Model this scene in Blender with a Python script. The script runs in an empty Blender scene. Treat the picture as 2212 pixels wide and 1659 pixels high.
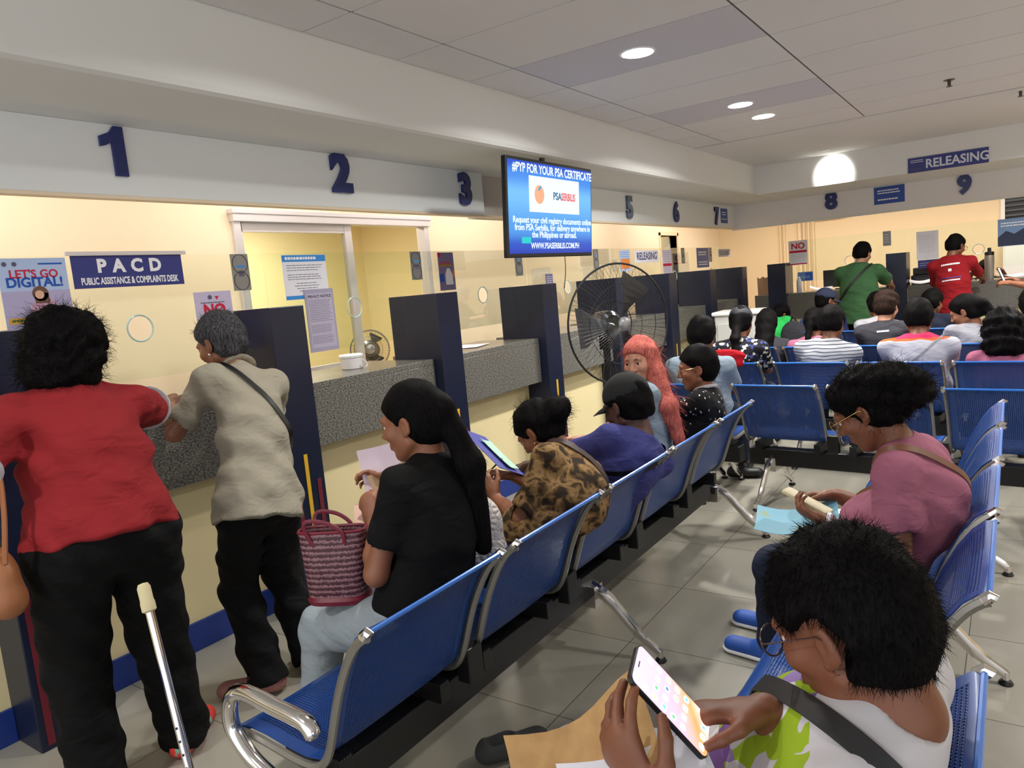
import bpy, math, random
import numpy as np
from mathutils import Vector, Matrix

# ------------------------------------------------------------------ camera, world, light, exposure
SC = bpy.context.scene
COL = SC.collection
CAMZ = 1.53
cd = bpy.data.cameras.new('camera'); cam = bpy.data.objects.new('camera', cd); COL.objects.link(cam)
F_PX, PITCH, ROLL, YAW = 1589.6, 0.1290, -0.0891, 0.60484
cd.sensor_fit = 'HORIZONTAL'; cd.sensor_width = 36.0; cd.lens = 36.0*F_PX/2212.0
cd.clip_start = 0.02; cd.clip_end = 100
_f = Vector((-math.sin(YAW)*math.cos(PITCH), math.cos(YAW)*math.cos(PITCH), -math.sin(PITCH)))
_r = Vector((math.cos(YAW), math.sin(YAW), 0)); _u = _r.cross(_f)
_r2 = _r*math.cos(ROLL)+_u*math.sin(ROLL); _u2 = -_r*math.sin(ROLL)+_u*math.cos(ROLL)
cam.matrix_world = Matrix(((_r2.x, _u2.x, -_f.x, 0), (_r2.y, _u2.y, -_f.y, 0), (_r2.z, _u2.z, -_f.z, CAMZ), (0, 0, 0, 1)))
SC.camera = cam
SC.view_settings.view_transform = 'Standard'; SC.view_settings.look = 'None'
SC.view_settings.gamma = 1.0; SC.view_settings.use_curve_mapping = False
SC.view_settings.exposure = 0.9
w = bpy.data.worlds.new('world'); SC.world = w; w.use_nodes = True
w.node_tree.nodes['Background'].inputs[0].default_value = (0.96, 0.97, 1.0, 1)
w.node_tree.nodes['Background'].inputs[1].default_value = 0.85

def area(name, loc, size, power, col=(1, 1, 1), rot=(0, 0, 0), spread=math.pi, sy=None):
    l = bpy.data.lights.new(name, 'AREA'); l.energy = power; l.color = col
    l.shape = 'RECTANGLE' if sy else 'DISK'; l.size = size
    if sy: l.size_y = sy
    l.spread = spread
    o = bpy.data.objects.new(name, l); o.location = loc; o.rotation_euler = rot; COL.objects.link(o); return o

# hall lights: three downlights in view, plus fill lamps added to brighten the hall
LAMPS = [(-1.655, 3.84), (-1.655, 5.64), (-1.655, 6.24)]
FILL_LAMPS = [(-1.655, 2.04), (0.745, 3.24), (0.745, 5.64), (0.745, 7.0), (2.4, 4.0), (0.6, 8.1), (-1.0, 6.84), (-2.0, -0.6), (2.2, 8.0)]
for i, (x, y) in enumerate(LAMPS+FILL_LAMPS):
    area('downlight_and_fill_lamp', (x, y, 2.685), 0.15, 18.0 if i < 3 else (9.0 if i == 3 else 34.0 if y > 8 else 16.0), (1.0, 0.97, 0.92), spread=2.7)
# warm white tubes over the staff side of the counters, hidden above the bulkhead
for y in (1.2, 3.3, 5.4, 7.6, 9.8):
    area('counter_tube_lamp', (-3.62, y, 2.62), 1.5, 8.0, (1.0, 0.90, 0.83), rot=(0, 0, math.pi/2), sy=0.12)
for x in (-2.6, -1.0, 0.6):
    area('counter_tube_lamp', (x, 11.2, 2.62), 1.5, 17.0, (1.0, 0.88, 0.76), sy=0.12)
area('side_room_lamp', (-5.3, 4.4, 2.5), 0.5, 26.0, (1.0, 0.92, 0.8))
area('side_room_lamp', (-4.9, 10.4, 2.4), 0.4, 6.0, (1.0, 0.85, 0.6))
# recessed spot that washes the beam above counter 8
l = bpy.data.lights.new('beam_spot_lamp', 'SPOT'); l.energy = 40; l.spot_size = 0.95; l.spot_blend = 0.7; l.shadow_soft_size = 0.03; l.color = (1, 1, 0.93)
o = bpy.data.objects.new('beam_spot_lamp', l); COL.objects.link(o); o.location = (-1.69, 8.78, 2.67)
o.rotation_euler = Vector((0, 0.42, -0.17)).to_track_quat('-Z', 'Y').to_euler()

# ------------------------------------------------------------------ materials
def lin(c):
    c = c/255.0
    return c/12.92 if c <= 0.04045 else ((c+0.055)/1.055)**2.4
def rgb(r, g, b): return (lin(r), lin(g), lin(b), 1.0)
MATS = {}
def mat(name, col, rough=0.6, metal=0.0, spec=0.5, bump=None, noise=None, emit=None, sheen=0.0, sss=0.0, coat=0.0):
    """bump=(scale, strength) noise bump; noise=(scale, colour2, lo, hi) blends a second colour"""
    if name in MATS: return MATS[name]
    m = bpy.data.materials.new(name); m.use_nodes = True; nt = m.node_tree; N = nt.nodes; L = nt.links
    b = N['Principled BSDF']; b.inputs['Base Color'].default_value = col; b.inputs['Roughness'].default_value = rough
    b.inputs['Metallic'].default_value = metal; b.inputs['Specular IOR Level'].default_value = spec
    if coat: b.inputs['Coat Weight'].default_value = coat; b.inputs['Coat Roughness'].default_value = 0.1
    if sheen: b.inputs['Sheen Weight'].default_value = sheen
    if sss: b.inputs['Subsurface Weight'].default_value = sss; b.inputs['Subsurface Radius'].default_value = (0.02, 0.008, 0.004); b.inputs['Subsurface Scale'].default_value = 0.4
    if emit: b.inputs['Emission Color'].default_value = emit[0]; b.inputs['Emission Strength'].default_value = emit[1]
    if bump or noise: tc = N.new('ShaderNodeTexCoord')
    if bump:
        n = N.new('ShaderNodeTexNoise'); n.inputs['Scale'].default_value = bump[0]; n.inputs['Detail'].default_value = 4
        bp = N.new('ShaderNodeBump'); bp.inputs['Strength'].default_value = bump[1]; bp.inputs['Distance'].default_value = 0.01
        L.new(tc.outputs['Object'], n.inputs['Vector']); L.new(n.outputs[0], bp.inputs['Height']); L.new(bp.outputs[0], b.inputs['Normal'])
    if noise:
        n = N.new('ShaderNodeTexNoise'); n.inputs['Scale'].default_value = noise[0]; n.inputs['Detail'].default_value = 6
        cr = N.new('ShaderNodeValToRGB'); cr.color_ramp.elements[0].position = noise[2]; cr.color_ramp.elements[1].position = noise[3]
        cr.color_ramp.elements[0].color = col; cr.color_ramp.elements[1].color = noise[1]
        L.new(tc.outputs['Object'], n.inputs['Vector']); L.new(n.outputs[0], cr.inputs[0]); L.new(cr.outputs[0], b.inputs['Base Color'])
    MATS[name] = m; return m
def emat(name, col, strength):
    if name in MATS: return MATS[name]
    m = bpy.data.materials.new(name); m.use_nodes = True; N = m.node_tree.nodes; b = N['Principled BSDF']
    b.inputs['Base Color'].default_value = (0, 0, 0, 1); b.inputs['Roughness'].default_value = 0.15
    b.inputs['Emission Color'].default_value = col; b.inputs['Emission Strength'].default_value = strength
    MATS[name] = m; return m
def nodes_of(m): return m.node_tree.nodes, m.node_tree.links, m.node_tree.nodes['Principled BSDF']
def math_node(N, L, op, a, b=None, c=None):
    n = N.new('ShaderNodeMath'); n.operation = op
    for i, v in enumerate((a, b, c)):
        if v is None: continue
        if isinstance(v, (int, float)): n.inputs[i].default_value = v
        else: L.new(v, n.inputs[i])
    return n.outputs[0]

M_ceil = mat('ceiling_board', rgb(224, 221, 219), 0.9, bump=(60, 0.05))
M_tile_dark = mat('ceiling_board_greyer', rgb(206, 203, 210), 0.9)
M_tbar = mat('ceiling_bar', rgb(170, 168, 164), 0.7)
M_gapdark = mat('ceiling_gap', rgb(92, 88, 84), 0.8)
M_beam = mat('painted_beam', rgb(228, 229, 226), 0.75, bump=(8, 0.08))
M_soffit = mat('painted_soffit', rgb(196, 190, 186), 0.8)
M_header = mat('bulkhead_panel', rgb(236, 240, 241), 0.6)
M_headback = mat('back_bulkhead_paint', rgb(234, 231, 232), 0.75)
M_cream = mat('cream_wall_paint', rgb(243, 225, 196), 0.7, bump=(30, 0.03))
M_cream2 = mat('cream_back_wall_paint', rgb(236, 214, 178), 0.75)
M_creamlow = mat('cream_counter_front', rgb(226, 211, 164), 0.6)
M_ochre = mat('ochre_room_paint', rgb(236, 222, 178), 0.8)
M_bluebase = mat('blue_skirting', rgb(26, 52, 128), 0.35)
M_navy = mat('navy_laminate', rgb(18, 26, 50), 0.35)
M_yellow = mat('yellow_stripe_tape', rgb(214, 168, 34), 0.5)
M_red = mat('dark_red_stripe_tape', rgb(104, 24, 40), 0.5)
M_alu = mat('aluminium', rgb(222, 220, 226), 0.35, 0.6)
M_white = mat('white_plastic', rgb(232, 232, 232), 0.4)
M_black = mat('black_plastic', rgb(18, 18, 20), 0.4)
M_chrome = mat('chrome', rgb(225, 222, 220), 0.12, 1.0)
M_frame = mat('brushed_steel_frame', rgb(150, 148, 142), 0.38, 0.8)
M_beamblk = mat('black_powder_coated_steel', rgb(14, 14, 16), 0.4)
M_numeral = mat('navy_numeral', rgb(36, 48, 108), 0.2)
M_numsilver = mat('navy_mirror_numeral', rgb(96, 110, 130), 0.25, 0.6)
M_signblue = mat('sign_blue', rgb(42, 50, 126), 0.4)
M_signblue2 = mat('sign_royal_blue', rgb(30, 72, 160), 0.4)
M_letter = mat('sign_letter_white', rgb(240, 240, 244), 0.5)
M_paper = mat('paper', rgb(232, 232, 240), 0.8)
M_paperlav = mat('lavender_notice_paper', rgb(196, 186, 214), 0.8)
M_ink = mat('print_ink_grey', rgb(92, 90, 110), 0.8)
M_inkred = mat('print_ink_red', rgb(196, 30, 66), 0.8)
M_inkblue = mat('print_ink_blue', rgb(56, 140, 216), 0.8)
M_inkdblue = mat('print_ink_deep_blue', rgb(28, 84, 178), 0.8)
M_kraft = mat('kraft_paper', rgb(190, 152, 100), 0.8, noise=(30, rgb(170, 132, 84), 0.3, 0.7))

# granite with fine grey speckle
def granite():
    m = mat('grey_granite', rgb(118, 118, 112), 0.25); N, L, b = nodes_of(m)
    tc = N.new('ShaderNodeTexCoord'); mp = N.new('ShaderNodeMapping'); mp.inputs['Scale'].default_value = (1, 0.6, 1)
    n = N.new('ShaderNodeTexNoise'); n.inputs['Scale'].default_value = 150; n.inputs['Detail'].default_value = 4; n.inputs['Roughness'].default_value = 0.75
    cr = N.new('ShaderNodeValToRGB'); e = cr.color_ramp.elements; e[0].position = 0.40; e[0].color = rgb(56, 56, 54); e[1].position = 0.60; e[1].color = rgb(136, 134, 126)
    L.new(tc.outputs['Object'], mp.inputs[0]); L.new(mp.outputs[0], n.inputs['Vector']); L.new(n.outputs[0], cr.inputs[0]); L.new(cr.outputs[0], b.inputs['Base Color'])
    return m
M_granite = granite()
def floor_mat():
    m = mat('glazed_floor_tile', rgb(178, 170, 152), 0.16, spec=0.5); N, L, b = nodes_of(m)
    tc = N.new('ShaderNodeTexCoord'); mp = N.new('ShaderNodeMapping'); mp.inputs['Location'].default_value = (0.15, 0.34, 0)
    br = N.new('ShaderNodeTexBrick'); br.offset = 0.0; br.inputs['Scale'].default_value = 1.0
    br.inputs['Brick Width'].default_value = 0.6; br.inputs['Row Height'].default_value = 0.6
    br.inputs['Mortar Size'].default_value = 0.0022; br.inputs['Mortar Smooth'].default_value = 0.2; br.inputs['Bias'].default_value = 0
    br.inputs['Color1'].default_value = rgb(160, 156, 144); br.inputs['Color2'].default_value = rgb(152, 148, 136); br.inputs['Mortar'].default_value = rgb(96, 90, 78)
    n = N.new('ShaderNodeTexNoise'); n.inputs['Scale'].default_value = 3; n.inputs['Detail'].default_value = 5
    rr = N.new('ShaderNodeMapRange'); rr.inputs[3].default_value = 0.10; rr.inputs[4].default_value = 0.26
    L.new(tc.outputs['Object'], mp.inputs[0]); L.new(mp.outputs[0], br.inputs['Vector']); L.new(br.outputs[0], b.inputs['Base Color'])
    L.new(tc.outputs['Object'], n.inputs['Vector']); L.new(n.outputs[0], rr.inputs[0]); L.new(rr.outputs[0], b.inputs['Roughness'])
    return m
M_floor = floor_mat()
def seat_mat():
    """blue powder coated steel with punched slots in rows"""
    m = mat('perforated_blue_steel', rgb(18, 67, 142), 0.36, 0.1, coat=0.2); N, L, b = nodes_of(m)
    uv = N.new('ShaderNodeUVMap'); uv.uv_map = 'uv'; sp = N.new('ShaderNodeSeparateXYZ'); L.new(uv.outputs[0], sp.inputs[0])
    fx = math_node(N, L, 'FRACT', math_node(N, L, 'MULTIPLY', sp.outputs[0], 110.0)); fy = math_node(N, L, 'FRACT', math_node(N, L, 'MULTIPLY', sp.outputs[1], 110.0))
    dx = math_node(N, L, 'SUBTRACT', fx, 0.5); dy = math_node(N, L, 'SUBTRACT', fy, 0.5)
    d = math_node(N, L, 'SQRT', math_node(N, L, 'ADD', math_node(N, L, 'MULTIPLY', dx, dx), math_node(N, L, 'MULTIPLY', dy, dy)))
    hole = math_node(N, L, 'LESS_THAN', d, 0.27)
    inx = math_node(N, L, 'MULTIPLY', math_node(N, L, 'GREATER_THAN', sp.outputs[0], 0.035), math_node(N, L, 'LESS_THAN', sp.outputs[0], 0.475))
    iny = math_node(N, L, 'MULTIPLY', math_node(N, L, 'GREATER_THAN', sp.outputs[1], 0.06), math_node(N, L, 'LESS_THAN', sp.outputs[1], 0.80))
    hole = math_node(N, L, 'MULTIPLY', hole, math_node(N, L, 'MULTIPLY', inx, iny))
    L.new(math_node(N, L, 'SUBTRACT', 1.0, hole), b.inputs['Alpha'])
    bp = N.new('ShaderNodeBump'); bp.inputs['Strength'].default_value = 0.6; bp.inputs['Distance'].default_value = 0.002
    L.new(math_node(N, L, 'MULTIPLY', math_node(N, L, 'SINE', math_node(N, L, 'MULTIPLY', sp.outputs[0], 110*math.pi*2)), math_node(N, L, 'MULTIPLY', inx, iny)), bp.inputs['Height']); L.new(bp.outputs[0], b.inputs['Normal'])
    return m
M_seat = seat_mat()
M_seatrim = mat('blue_steel_rim', rgb(38, 110, 204), 0.28, 0.1, coat=0.3)
def glass_mat(name, tint, refl=1.3):
    m = bpy.data.materials.new(name); m.use_nodes = True; N = m.node_tree.nodes; L = m.node_tree.links
    for n in list(N): N.remove(n)
    out = N.new('ShaderNodeOutputMaterial'); t = N.new('ShaderNodeBsdfTransparent'); t.inputs[0].default_value = tint
    g = N.new('ShaderNodeBsdfGlossy'); g.inputs['Roughness'].default_value = 0.02; mx = N.new('ShaderNodeMixShader'); fr = N.new('ShaderNodeFresnel'); fr.inputs[0].default_value = refl
    sc = N.new('ShaderNodeMath'); sc.operation = 'MULTIPLY'; sc.inputs[1].default_value = 0.35; L.new(fr.outputs[0], sc.inputs[0]); L.new(sc.outputs[0], mx.inputs[0]); L.new(t.outputs[0], mx.inputs[1]); L.new(g.outputs[0], mx.inputs[2]); L.new(mx.outputs[0], out.inputs[0])
    MATS[name] = m; return m
M_glass = glass_mat('screen_glass', (0.95, 0.985, 0.955, 1))
M_glassedge = mat('glass_cut_edge', rgb(188, 214, 206), 0.1)
M_lens = glass_mat('spectacle_lens', (0.97, 0.97, 0.98, 1), 1.12)

# ------------------------------------------------------------------ scene bookkeeping
def tag(o, label=None, cat=None, group=None, kind=None):
    if label: o['label'] = label
    if cat: o['category'] = cat
    if group: o['group'] = group
    if kind: o['kind'] = kind
    return o
def empty(name, loc=(0, 0, 0), rotz=0.0, label=None, cat=None, group=None):
    o = bpy.data.objects.new(name, None); COL.objects.link(o); o.location = loc; o.rotation_euler = (0, 0, rotz)
    o.empty_display_size = 0.05
    return tag(o, label, cat, group)
def link_mesh(name, me, material, parent=None, smooth=False):
    if material is not None: me.materials.append(material)
    o = bpy.data.objects.new(name, me); COL.objects.link(o)
    if parent is not None: o.parent = parent
    if smooth: me.polygons.foreach_set('use_smooth', [True]*len(me.polygons))
    return o
def copy_tree(o, parent=None):
    c = o.copy(); COL.objects.link(c)
    if parent is not None: c.parent = parent
    for ch in list(o.children): copy_tree(ch, c)
    return c

class MB:
    """collects shapes and links them as ONE mesh object"""
    def __init__(s): s.v = []; s.f = []; s.uv = None
    def add(s, vs, fs):
        b = len(s.v); s.v += [tuple(v) for v in vs]; s.f += [tuple(i+b for i in f) for f in fs]; return s
    def box(s, x0, x1, y0, y1, z0, z1, M=None):
        vs = [Vector(p) for p in ((x0, y0, z0), (x1, y0, z0), (x1, y1, z0), (x0, y1, z0), (x0, y0, z1), (x1, y0, z1), (x1, y1, z1), (x0, y1, z1))]
        if M is not None: vs = [M @ v for v in vs]
        return s.add(vs, [(0, 3, 2, 1), (4, 5, 6, 7), (0, 1, 5, 4), (1, 2, 6, 5), (2, 3, 7, 6), (3, 0, 4, 7)])
    def prism(s, pts, axis, a, b):
        """pts 2D polygon; extruded along axis ('x': pts are (y,z); 'y': (x,z); 'z': (x,y))"""
        mk = {'x': lambda p, t: (t, p[0], p[1]), 'y': lambda p, t: (p[0], t, p[1]), 'z': lambda p, t: (p[0], p[1], t)}[axis]
        n = len(pts); vs = [mk(p, a) for p in pts]+[mk(p, b) for p in pts]
        return s.add(vs, [tuple(range(n))[::-1], tuple(range(n, 2*n))]+[(i, (i+1) % n, n+(i+1) % n, n+i) for i in range(n)])
    def tube(s, pts, r, n=10, close=False, flat=1.0, up=None, caps=True):
        pts = [Vector(p) for p in pts]; m = len(pts); rr = r if isinstance(r, (list, tuple)) else [r]*m
        vs = []; nrm = None
        for i in range(m):
            a = pts[(i-1) % m] if (close or i > 0) else pts[i]; c = pts[(i+1) % m] if (close or i < m-1) else pts[i]
            t = (c-a).normalized()
            if up is not None: nrm = (Vector(up)-t*Vector(up).dot(t)).normalized()
            elif nrm is None: nrm = t.orthogonal().normalized()
            else: nrm = (nrm-t*nrm.dot(t)).normalized()
            bi = t.cross(nrm)
            for k in range(n):
                q = 2*math.pi*k/n; vs.append(pts[i]+(nrm*math.cos(q)*flat+bi*math.sin(q))*rr[i])
        fs = []
        for i in range(m if close else m-1):
            for k in range(n):
                a = i*n+k; b = i*n+(k+1) % n; c = ((i+1) % m)*n+(k+1) % n; d = ((i+1) % m)*n+k; fs.append((a, b, c, d))
        if not close and caps: fs += [tuple(range(n))[::-1], tuple(range((m-1)*n, m*n))]
        return s.add(vs, fs)
    def lathe(s, prof, c=(0, 0, 0), axis=(0, 0, 1), n=24):
        ax = Vector(axis).normalized(); e1 = ax.orthogonal().normalized(); e2 = ax.cross(e1); c = Vector(c); vs = []
        for r, h in prof:
            for k in range(n):
                q = 2*math.pi*k/n; vs.append(c+ax*h+(e1*math.cos(q)+e2*math.sin(q))*max(r, 1e-5))
        fs = [(i*n+k, i*n+(k+1) % n, (i+1)*n+(k+1) % n, (i+1)*n+k) for i in range(len(prof)-1) for k in range(n)]
        fs += [tuple(range(n))[::-1], tuple(range((len(prof)-1)*n, len(prof)*n))]
        return s.add(vs, fs)
    def disc(s, c, axis, r, th=0.002, n=24, sx=1.0): return s.lathe([(r, 0), (r, th)], c, axis, n)
    def build(s, name, m=None, parent=None, smooth=False, bevel=0.0):
        me = bpy.data.meshes.new(name); me.from_pydata(s.v, [], s.f); me.update()
        o = link_mesh(name, me, m, parent, smooth)
        if smooth: me.set_sharp_from_angle(angle=math.radians(40))
        if bevel:
            b = o.modifiers.new('bevel', 'BEVEL'); b.width = bevel; b.segments = 2; b.limit_method = 'ANGLE'
        return o
def pipe_pts(ctrl, n=8):
    """Catmull-Rom through control points"""
    P = [Vector(p) for p in ctrl]; P = [P[0]*2-P[1]]+P+[P[-1]*2-P[-2]]; out = []
    for i in range(1, len(P)-2):
        for k in range(n):
            t = k/n; a, b, c, d = P[i-1], P[i], P[i+1], P[i+2]
            out.append(0.5*((2*b)+(c-a)*t+(2*a-5*b+4*c-d)*t*t+(3*b-a-3*c+d)*t**3))
    out.append(P[-2]); return out

def text_obj(name, body, size, m, parent, origin, xdir, zdir, ext=0.002, bold=0.0, align='CENTER', shear=0.0, sx=1.0, space=1.0, loc_is_local=True):
    """built-in lettering turned into a mesh; origin = middle of the base line, xdir = reading direction, zdir = up"""
    cu = bpy.data.curves.new(name, 'FONT'); cu.body = body; cu.size = size; cu.extrude = ext; cu.offset = bold; cu.align_x = align
    cu.align_y = 'CENTER'; cu.shear = shear; cu.space_character = space; cu.resolution_u = 3
    t = bpy.data.objects.new(name, cu); COL.objects.link(t)
    dg = bpy.context.evaluated_depsgraph_get(); me = bpy.data.meshes.new_from_object(t.evaluated_get(dg)); me.name = name
    bpy.data.objects.remove(t); bpy.data.curves.remove(cu)
    X = Vector(xdir).normalized(); Z = Vector(zdir).normalized(); Y = X.cross(Z)   # Y points away from the reader... normal = -Y
    n = -Y
    Mx = Matrix(((X.x*sx, Z.x, n.x, origin[0]), (X.y*sx, Z.y, n.y, origin[1]), (X.z*sx, Z.z, n.z, origin[2]), (0, 0, 0, 1)))
    me.transform(Mx); me.materials.clear()
    return link_mesh(name, me, m, parent)
# ------------------------------------------------------------------ the room shell
def struct(name, mb, m, parent=None, **k):
    o = mb.build(name, m, parent, **k)
    if parent is None: o['kind'] = 'structure'
    return o
CEIL = 2.711; BEAMZ = 2.375; HX = -3.2; HB = 2.076; BKX = -4.2; BY = 9.2; HY = 10.4; BKY = 12.7
struct('floor', MB().box(-6.4, 3.6, -2.2, 12.9, -0.08, 0.0), M_floor)
# grid ceiling: boards with recessed joints, over the hall
b = MB(); b.box(-2.56, 3.6, -2.2, BY, CEIL+0.02, CEIL+0.08); struct('ceiling', b, M_ceil)
b = MB(); bd = MB(); bars = MB()
xs = [-2.56, -2.2546, -1.0546, 0.1454, 1.3454, 2.5454, 3.6]
ys = [-2.2]+[2.3412+0.6*k for k in range(-7, 9)]
for i in range(len(xs)-1):
    for j in range(len(ys)-1):
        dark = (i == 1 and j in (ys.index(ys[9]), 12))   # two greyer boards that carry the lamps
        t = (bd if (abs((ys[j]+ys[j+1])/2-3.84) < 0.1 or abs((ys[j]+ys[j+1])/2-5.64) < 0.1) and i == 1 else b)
        t.box(xs[i]+0.006, xs[i+1]-0.006, ys[j]+0.005, ys[j+1]-0.005, CEIL-0.001, CEIL+0.0195)
b.box(-2.56, 3.6, ys[-1]+0.02, BY, CEIL-0.006, CEIL+0.0195)
o = b.build('ceiling_boards', M_ceil, bpy.data.objects['ceiling'])
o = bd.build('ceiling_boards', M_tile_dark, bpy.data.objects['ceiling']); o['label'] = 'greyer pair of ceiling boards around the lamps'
for x in xs[1:-1]: bars.box(x-0.007, x+0.007, -2.2, ys[-1], CEIL+0.004, CEIL+0.0195)
for y in ys[1:]: bars.box(-2.55, 3.6, y-0.006, y+0.006, CEIL+0.004, CEIL+0.0195)
bars.build('ceiling_grid_bars', M_gapdark, bpy.data.objects['ceiling'])
# beam over the left counters: face, then soffit back to the number bulkhead, rounded lower edge
pts = [(-2.56, CEIL+0.05), (-2.56, BEAMZ+0.03), (-2.568, BEAMZ+0.01), (-2.59, BEAMZ), (-3.35, BEAMZ), (-3.35, CEIL+0.05)]
struct('trim_1', MB().prism(pts, 'y', -2.2, HY+0.1), M_beam)
pts = [(BY, CEIL+0.05), (BY, BEAMZ), (HY+0.1, BEAMZ), (HY+0.1, CEIL+0.05)]
struct('trim_2', MB().prism(pts, 'x', -2.56, 3.6), M_beam)
# left bulkhead panel with the counter numbers, in two lengths with a recess between
struct('trim_3', MB().box(HX-0.05, HX, -2.2, 4.478, HB, BEAMZ), M_header, bevel=0.004)
struct('trim_4', MB().box(HX-0.05, HX, 6.05, HY, HB, BEAMZ), M_header, bevel=0.004)
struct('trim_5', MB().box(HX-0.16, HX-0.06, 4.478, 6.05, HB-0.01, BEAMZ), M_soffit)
struct('trim_6', MB().box(HX-0.05, 3.6, HY, HY+0.05, HB, BEAMZ), M_headback)
struct('trim_7', MB().box(HX-0.055, 3.6, HY-0.006, HY+0.055, HB-0.028, HB), M_beam)
struct('trim_8', MB().box(HX-0.055, HX+0.002, -2.2, HY, HB-0.014, HB), M_cream)
# staff zone walls and ceiling (left wall carries a sliding window and a doorway)
wy0, wy1, wz0, wz1 = 3.05, 4.97, 1.0, 2.165
dy0, dy1, dz1 = 10.12, 10.75, 2.09
b = MB(); X0, X1 = BKX-0.1, BKX
b.box(X0, X1, -2.2, wy0, 0, 2.75).box(X0, X1, wy0, wy1, 0, wz0).box(X0, X1, wy0, wy1, wz1, 2.75).box(X0, X1, wy1, dy0, 0, 2.75)
b.box(X0, X1, dy0, dy1, dz1, 2.75).box(X0, X1, dy1, BKY, 0, 2.75)
struct('wall_left', b, M_cream)
struct('wall_back', MB().box(-4.3, 3.6, BKY, BKY+0.1, 0, 2.75), M_cream2)
b = MB(); b.prism([(-4.3, -2.2), (-3.35, -2.2), (-3.35, HY+0.1), (3.6, HY+0.1), (3.6, BKY+0.1), (-4.3, BKY+0.1)], 'z', 2.70, 2.76)
struct('ceiling_1', b, M_ceil)
struct('wall_right', MB().box(3.6, 3.7, 0.0, BKY+0.1, 0, 2.76), M_cream)
# rooms beyond the openings
b = MB().box(-6.4, -6.3, 1.6, 6.4, 0, 2.75).box(-6.3, X0, 1.6, 1.7, 0, 2.75).box(-6.3, X0, 6.3, 6.4, 0, 2.75).box(-6.4, X0, 1.6, 6.4, 2.7, 2.76)
struct('wall_side_room', b, M_ochre)
b = MB().box(-5.7, -5.6, 9.2, 12.0, 0, 2.75).box(-5.6, X0, 9.2, 9.3, 0, 2.75).box(-5.6, X0, 11.9, 12.0, 0, 2.75).box(-5.7, X0, 9.2, 12.0, 2.7, 2.76)
struct('wall_side_corridor', b, M_ochre)
# sliding window: frame, left sash glazed, right half slid open
W = MB()
fx0, fx1 = BKX-0.06, BKX+0.03
W.box(fx0, fx1+0.02, wy0-0.02, wy1+0.02, wz1-0.05, wz1+0.02).box(fx0, fx1, wy0-0.01, wy0+0.045, wz0, wz1).box(fx0, fx1, wy1-0.045, wy1+0.01, wz0, wz1).box(fx0, fx1+0.01, wy0, wy1, wz0-0.02, wz0+0.03)
W.box(fx0, fx1+0.03, wy0-0.03, wy1+0.03, wz1+0.0, wz1+0.03)
wo = struct('window_1', W, M_alu, bevel=0.003)
S = MB(); sy0, sy1 = wy0+0.045, 4.10
S.box(fx0+0.02, fx0+0.055, sy0, sy1, wz1-0.11, wz1-0.05).box(fx0+0.02, fx0+0.055, sy0, sy1, wz0+0.03, wz0+0.09).box(fx0+0.02, fx0+0.055, sy0, sy0+0.03, wz0+0.03, wz1-0.05).box(fx0+0.02, fx0+0.06, sy1-0.07, sy1, wz0+0.03, wz1-0.05)
S.build('window_sash', M_alu, wo)
MB().box(fx0+0.034, fx0+0.040, sy0+0.03, sy1-0.07, wz0+0.09, wz1-0.11).build('window_pane', M_glass, wo)
# doorway to the corridor: frame and a pale door leaf standing open
D = MB().box(X0-0.01, X1+0.015, dy0-0.04, dy0, 0, dz1+0.04).box(X0-0.01, X1+0.015, dy1, dy1+0.05, 0, dz1+0.04).box(X0-0.01, X1+0.015, dy0-0.04, dy1+0.05, dz1, dz1+0.05)
do = struct('door_1', D, M_cream2)
MB().box(X0-0.5, X0, dy1-0.04, dy1, 0, dz1).build('door_leaf', mat('pale_door_leaf', rgb(206, 204, 190), 0.5), do)
# counter fronts, navy posts, granite tops
WALLX = -3.13
b = MB().box(WALLX-0.1, WALLX, -2.2, 10.23, 0.0, 0.82); struct('wall_counter_left', b, M_creamlow)
b = MB().box(WALLX, 3.6, 10.23, 10.33, 0.0, 0.82); struct('wall_counter_back', b, M_creamlow)
KY = [1.235+1.242*k for k in range(8)]       # right hand edge (far edge) of each post
prev = -0.3
b = MB()
edges = [-2.2]+KY
for k in range(len(edges)-1):
    y0 = edges[k]+(0 if k == 0 else 0); y1 = edges[k+1]-0.21
    if y1 > y0: b.box(WALLX, WALLX+0.015, y0, y1, 0, 0.135)
struct('baseboard_left', b, M_bluebase, bevel=0.003)
BKX_POST = [(-2.72, -2.49), (-1.30, -1.08), (0.15, 0.37)]
b = MB(); bx = [WALLX]+[v for p in BKX_POST for v in p]+[3.6]
for k in range(0, len(bx), 2): b.box(bx[k], bx[k+1], 10.215, 10.23, 0, 0.135)
struct('baseboard_back', b, M_bluebase, bevel=0.003)

def post(y1, label):
    """navy partition post; local origin on the floor at its front face, far edge"""
    t = empty('partition_post', (-2.93, y1, 0), 0, label, 'partition', 'navy partition posts between the counters')
    # slab notched where the glass screen passes
    MB().box(-0.40, 0, -0.21, 0, 0, 1.54).build('slab', M_navy, t, bevel=0.004)
    MB().box(0.0, 0.003, -0.118, -0.096, 0.02, 0.80).build('yellow_stripe', M_yellow, t)
    MB().box(0.0, 0.003, -0.185, -0.160, 0.02, 0.62).build('red_stripe', M_red, t)
    MB().box(0.0, 0.003, -0.052, -0.027, 0.02, 0.66).build('red_stripe', M_red, t)
    return t
desc = ['navy partition post left of counter 1, behind the woman in red', 'navy partition post with yellow and red stripes between counters 1 and 2', 'navy partition post between counters 2 and 3, behind the long-haired woman in black',
        'navy partition post right of counter 3, below the television', 'navy partition post seen through the black fan cage', 'navy partition post between counters 5 and 6', 'navy partition post between counters 6 and 7', 'last navy partition post of the left row, past counter 7']
for k, y in enumerate(KY):
    post(y, desc[k])
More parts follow.
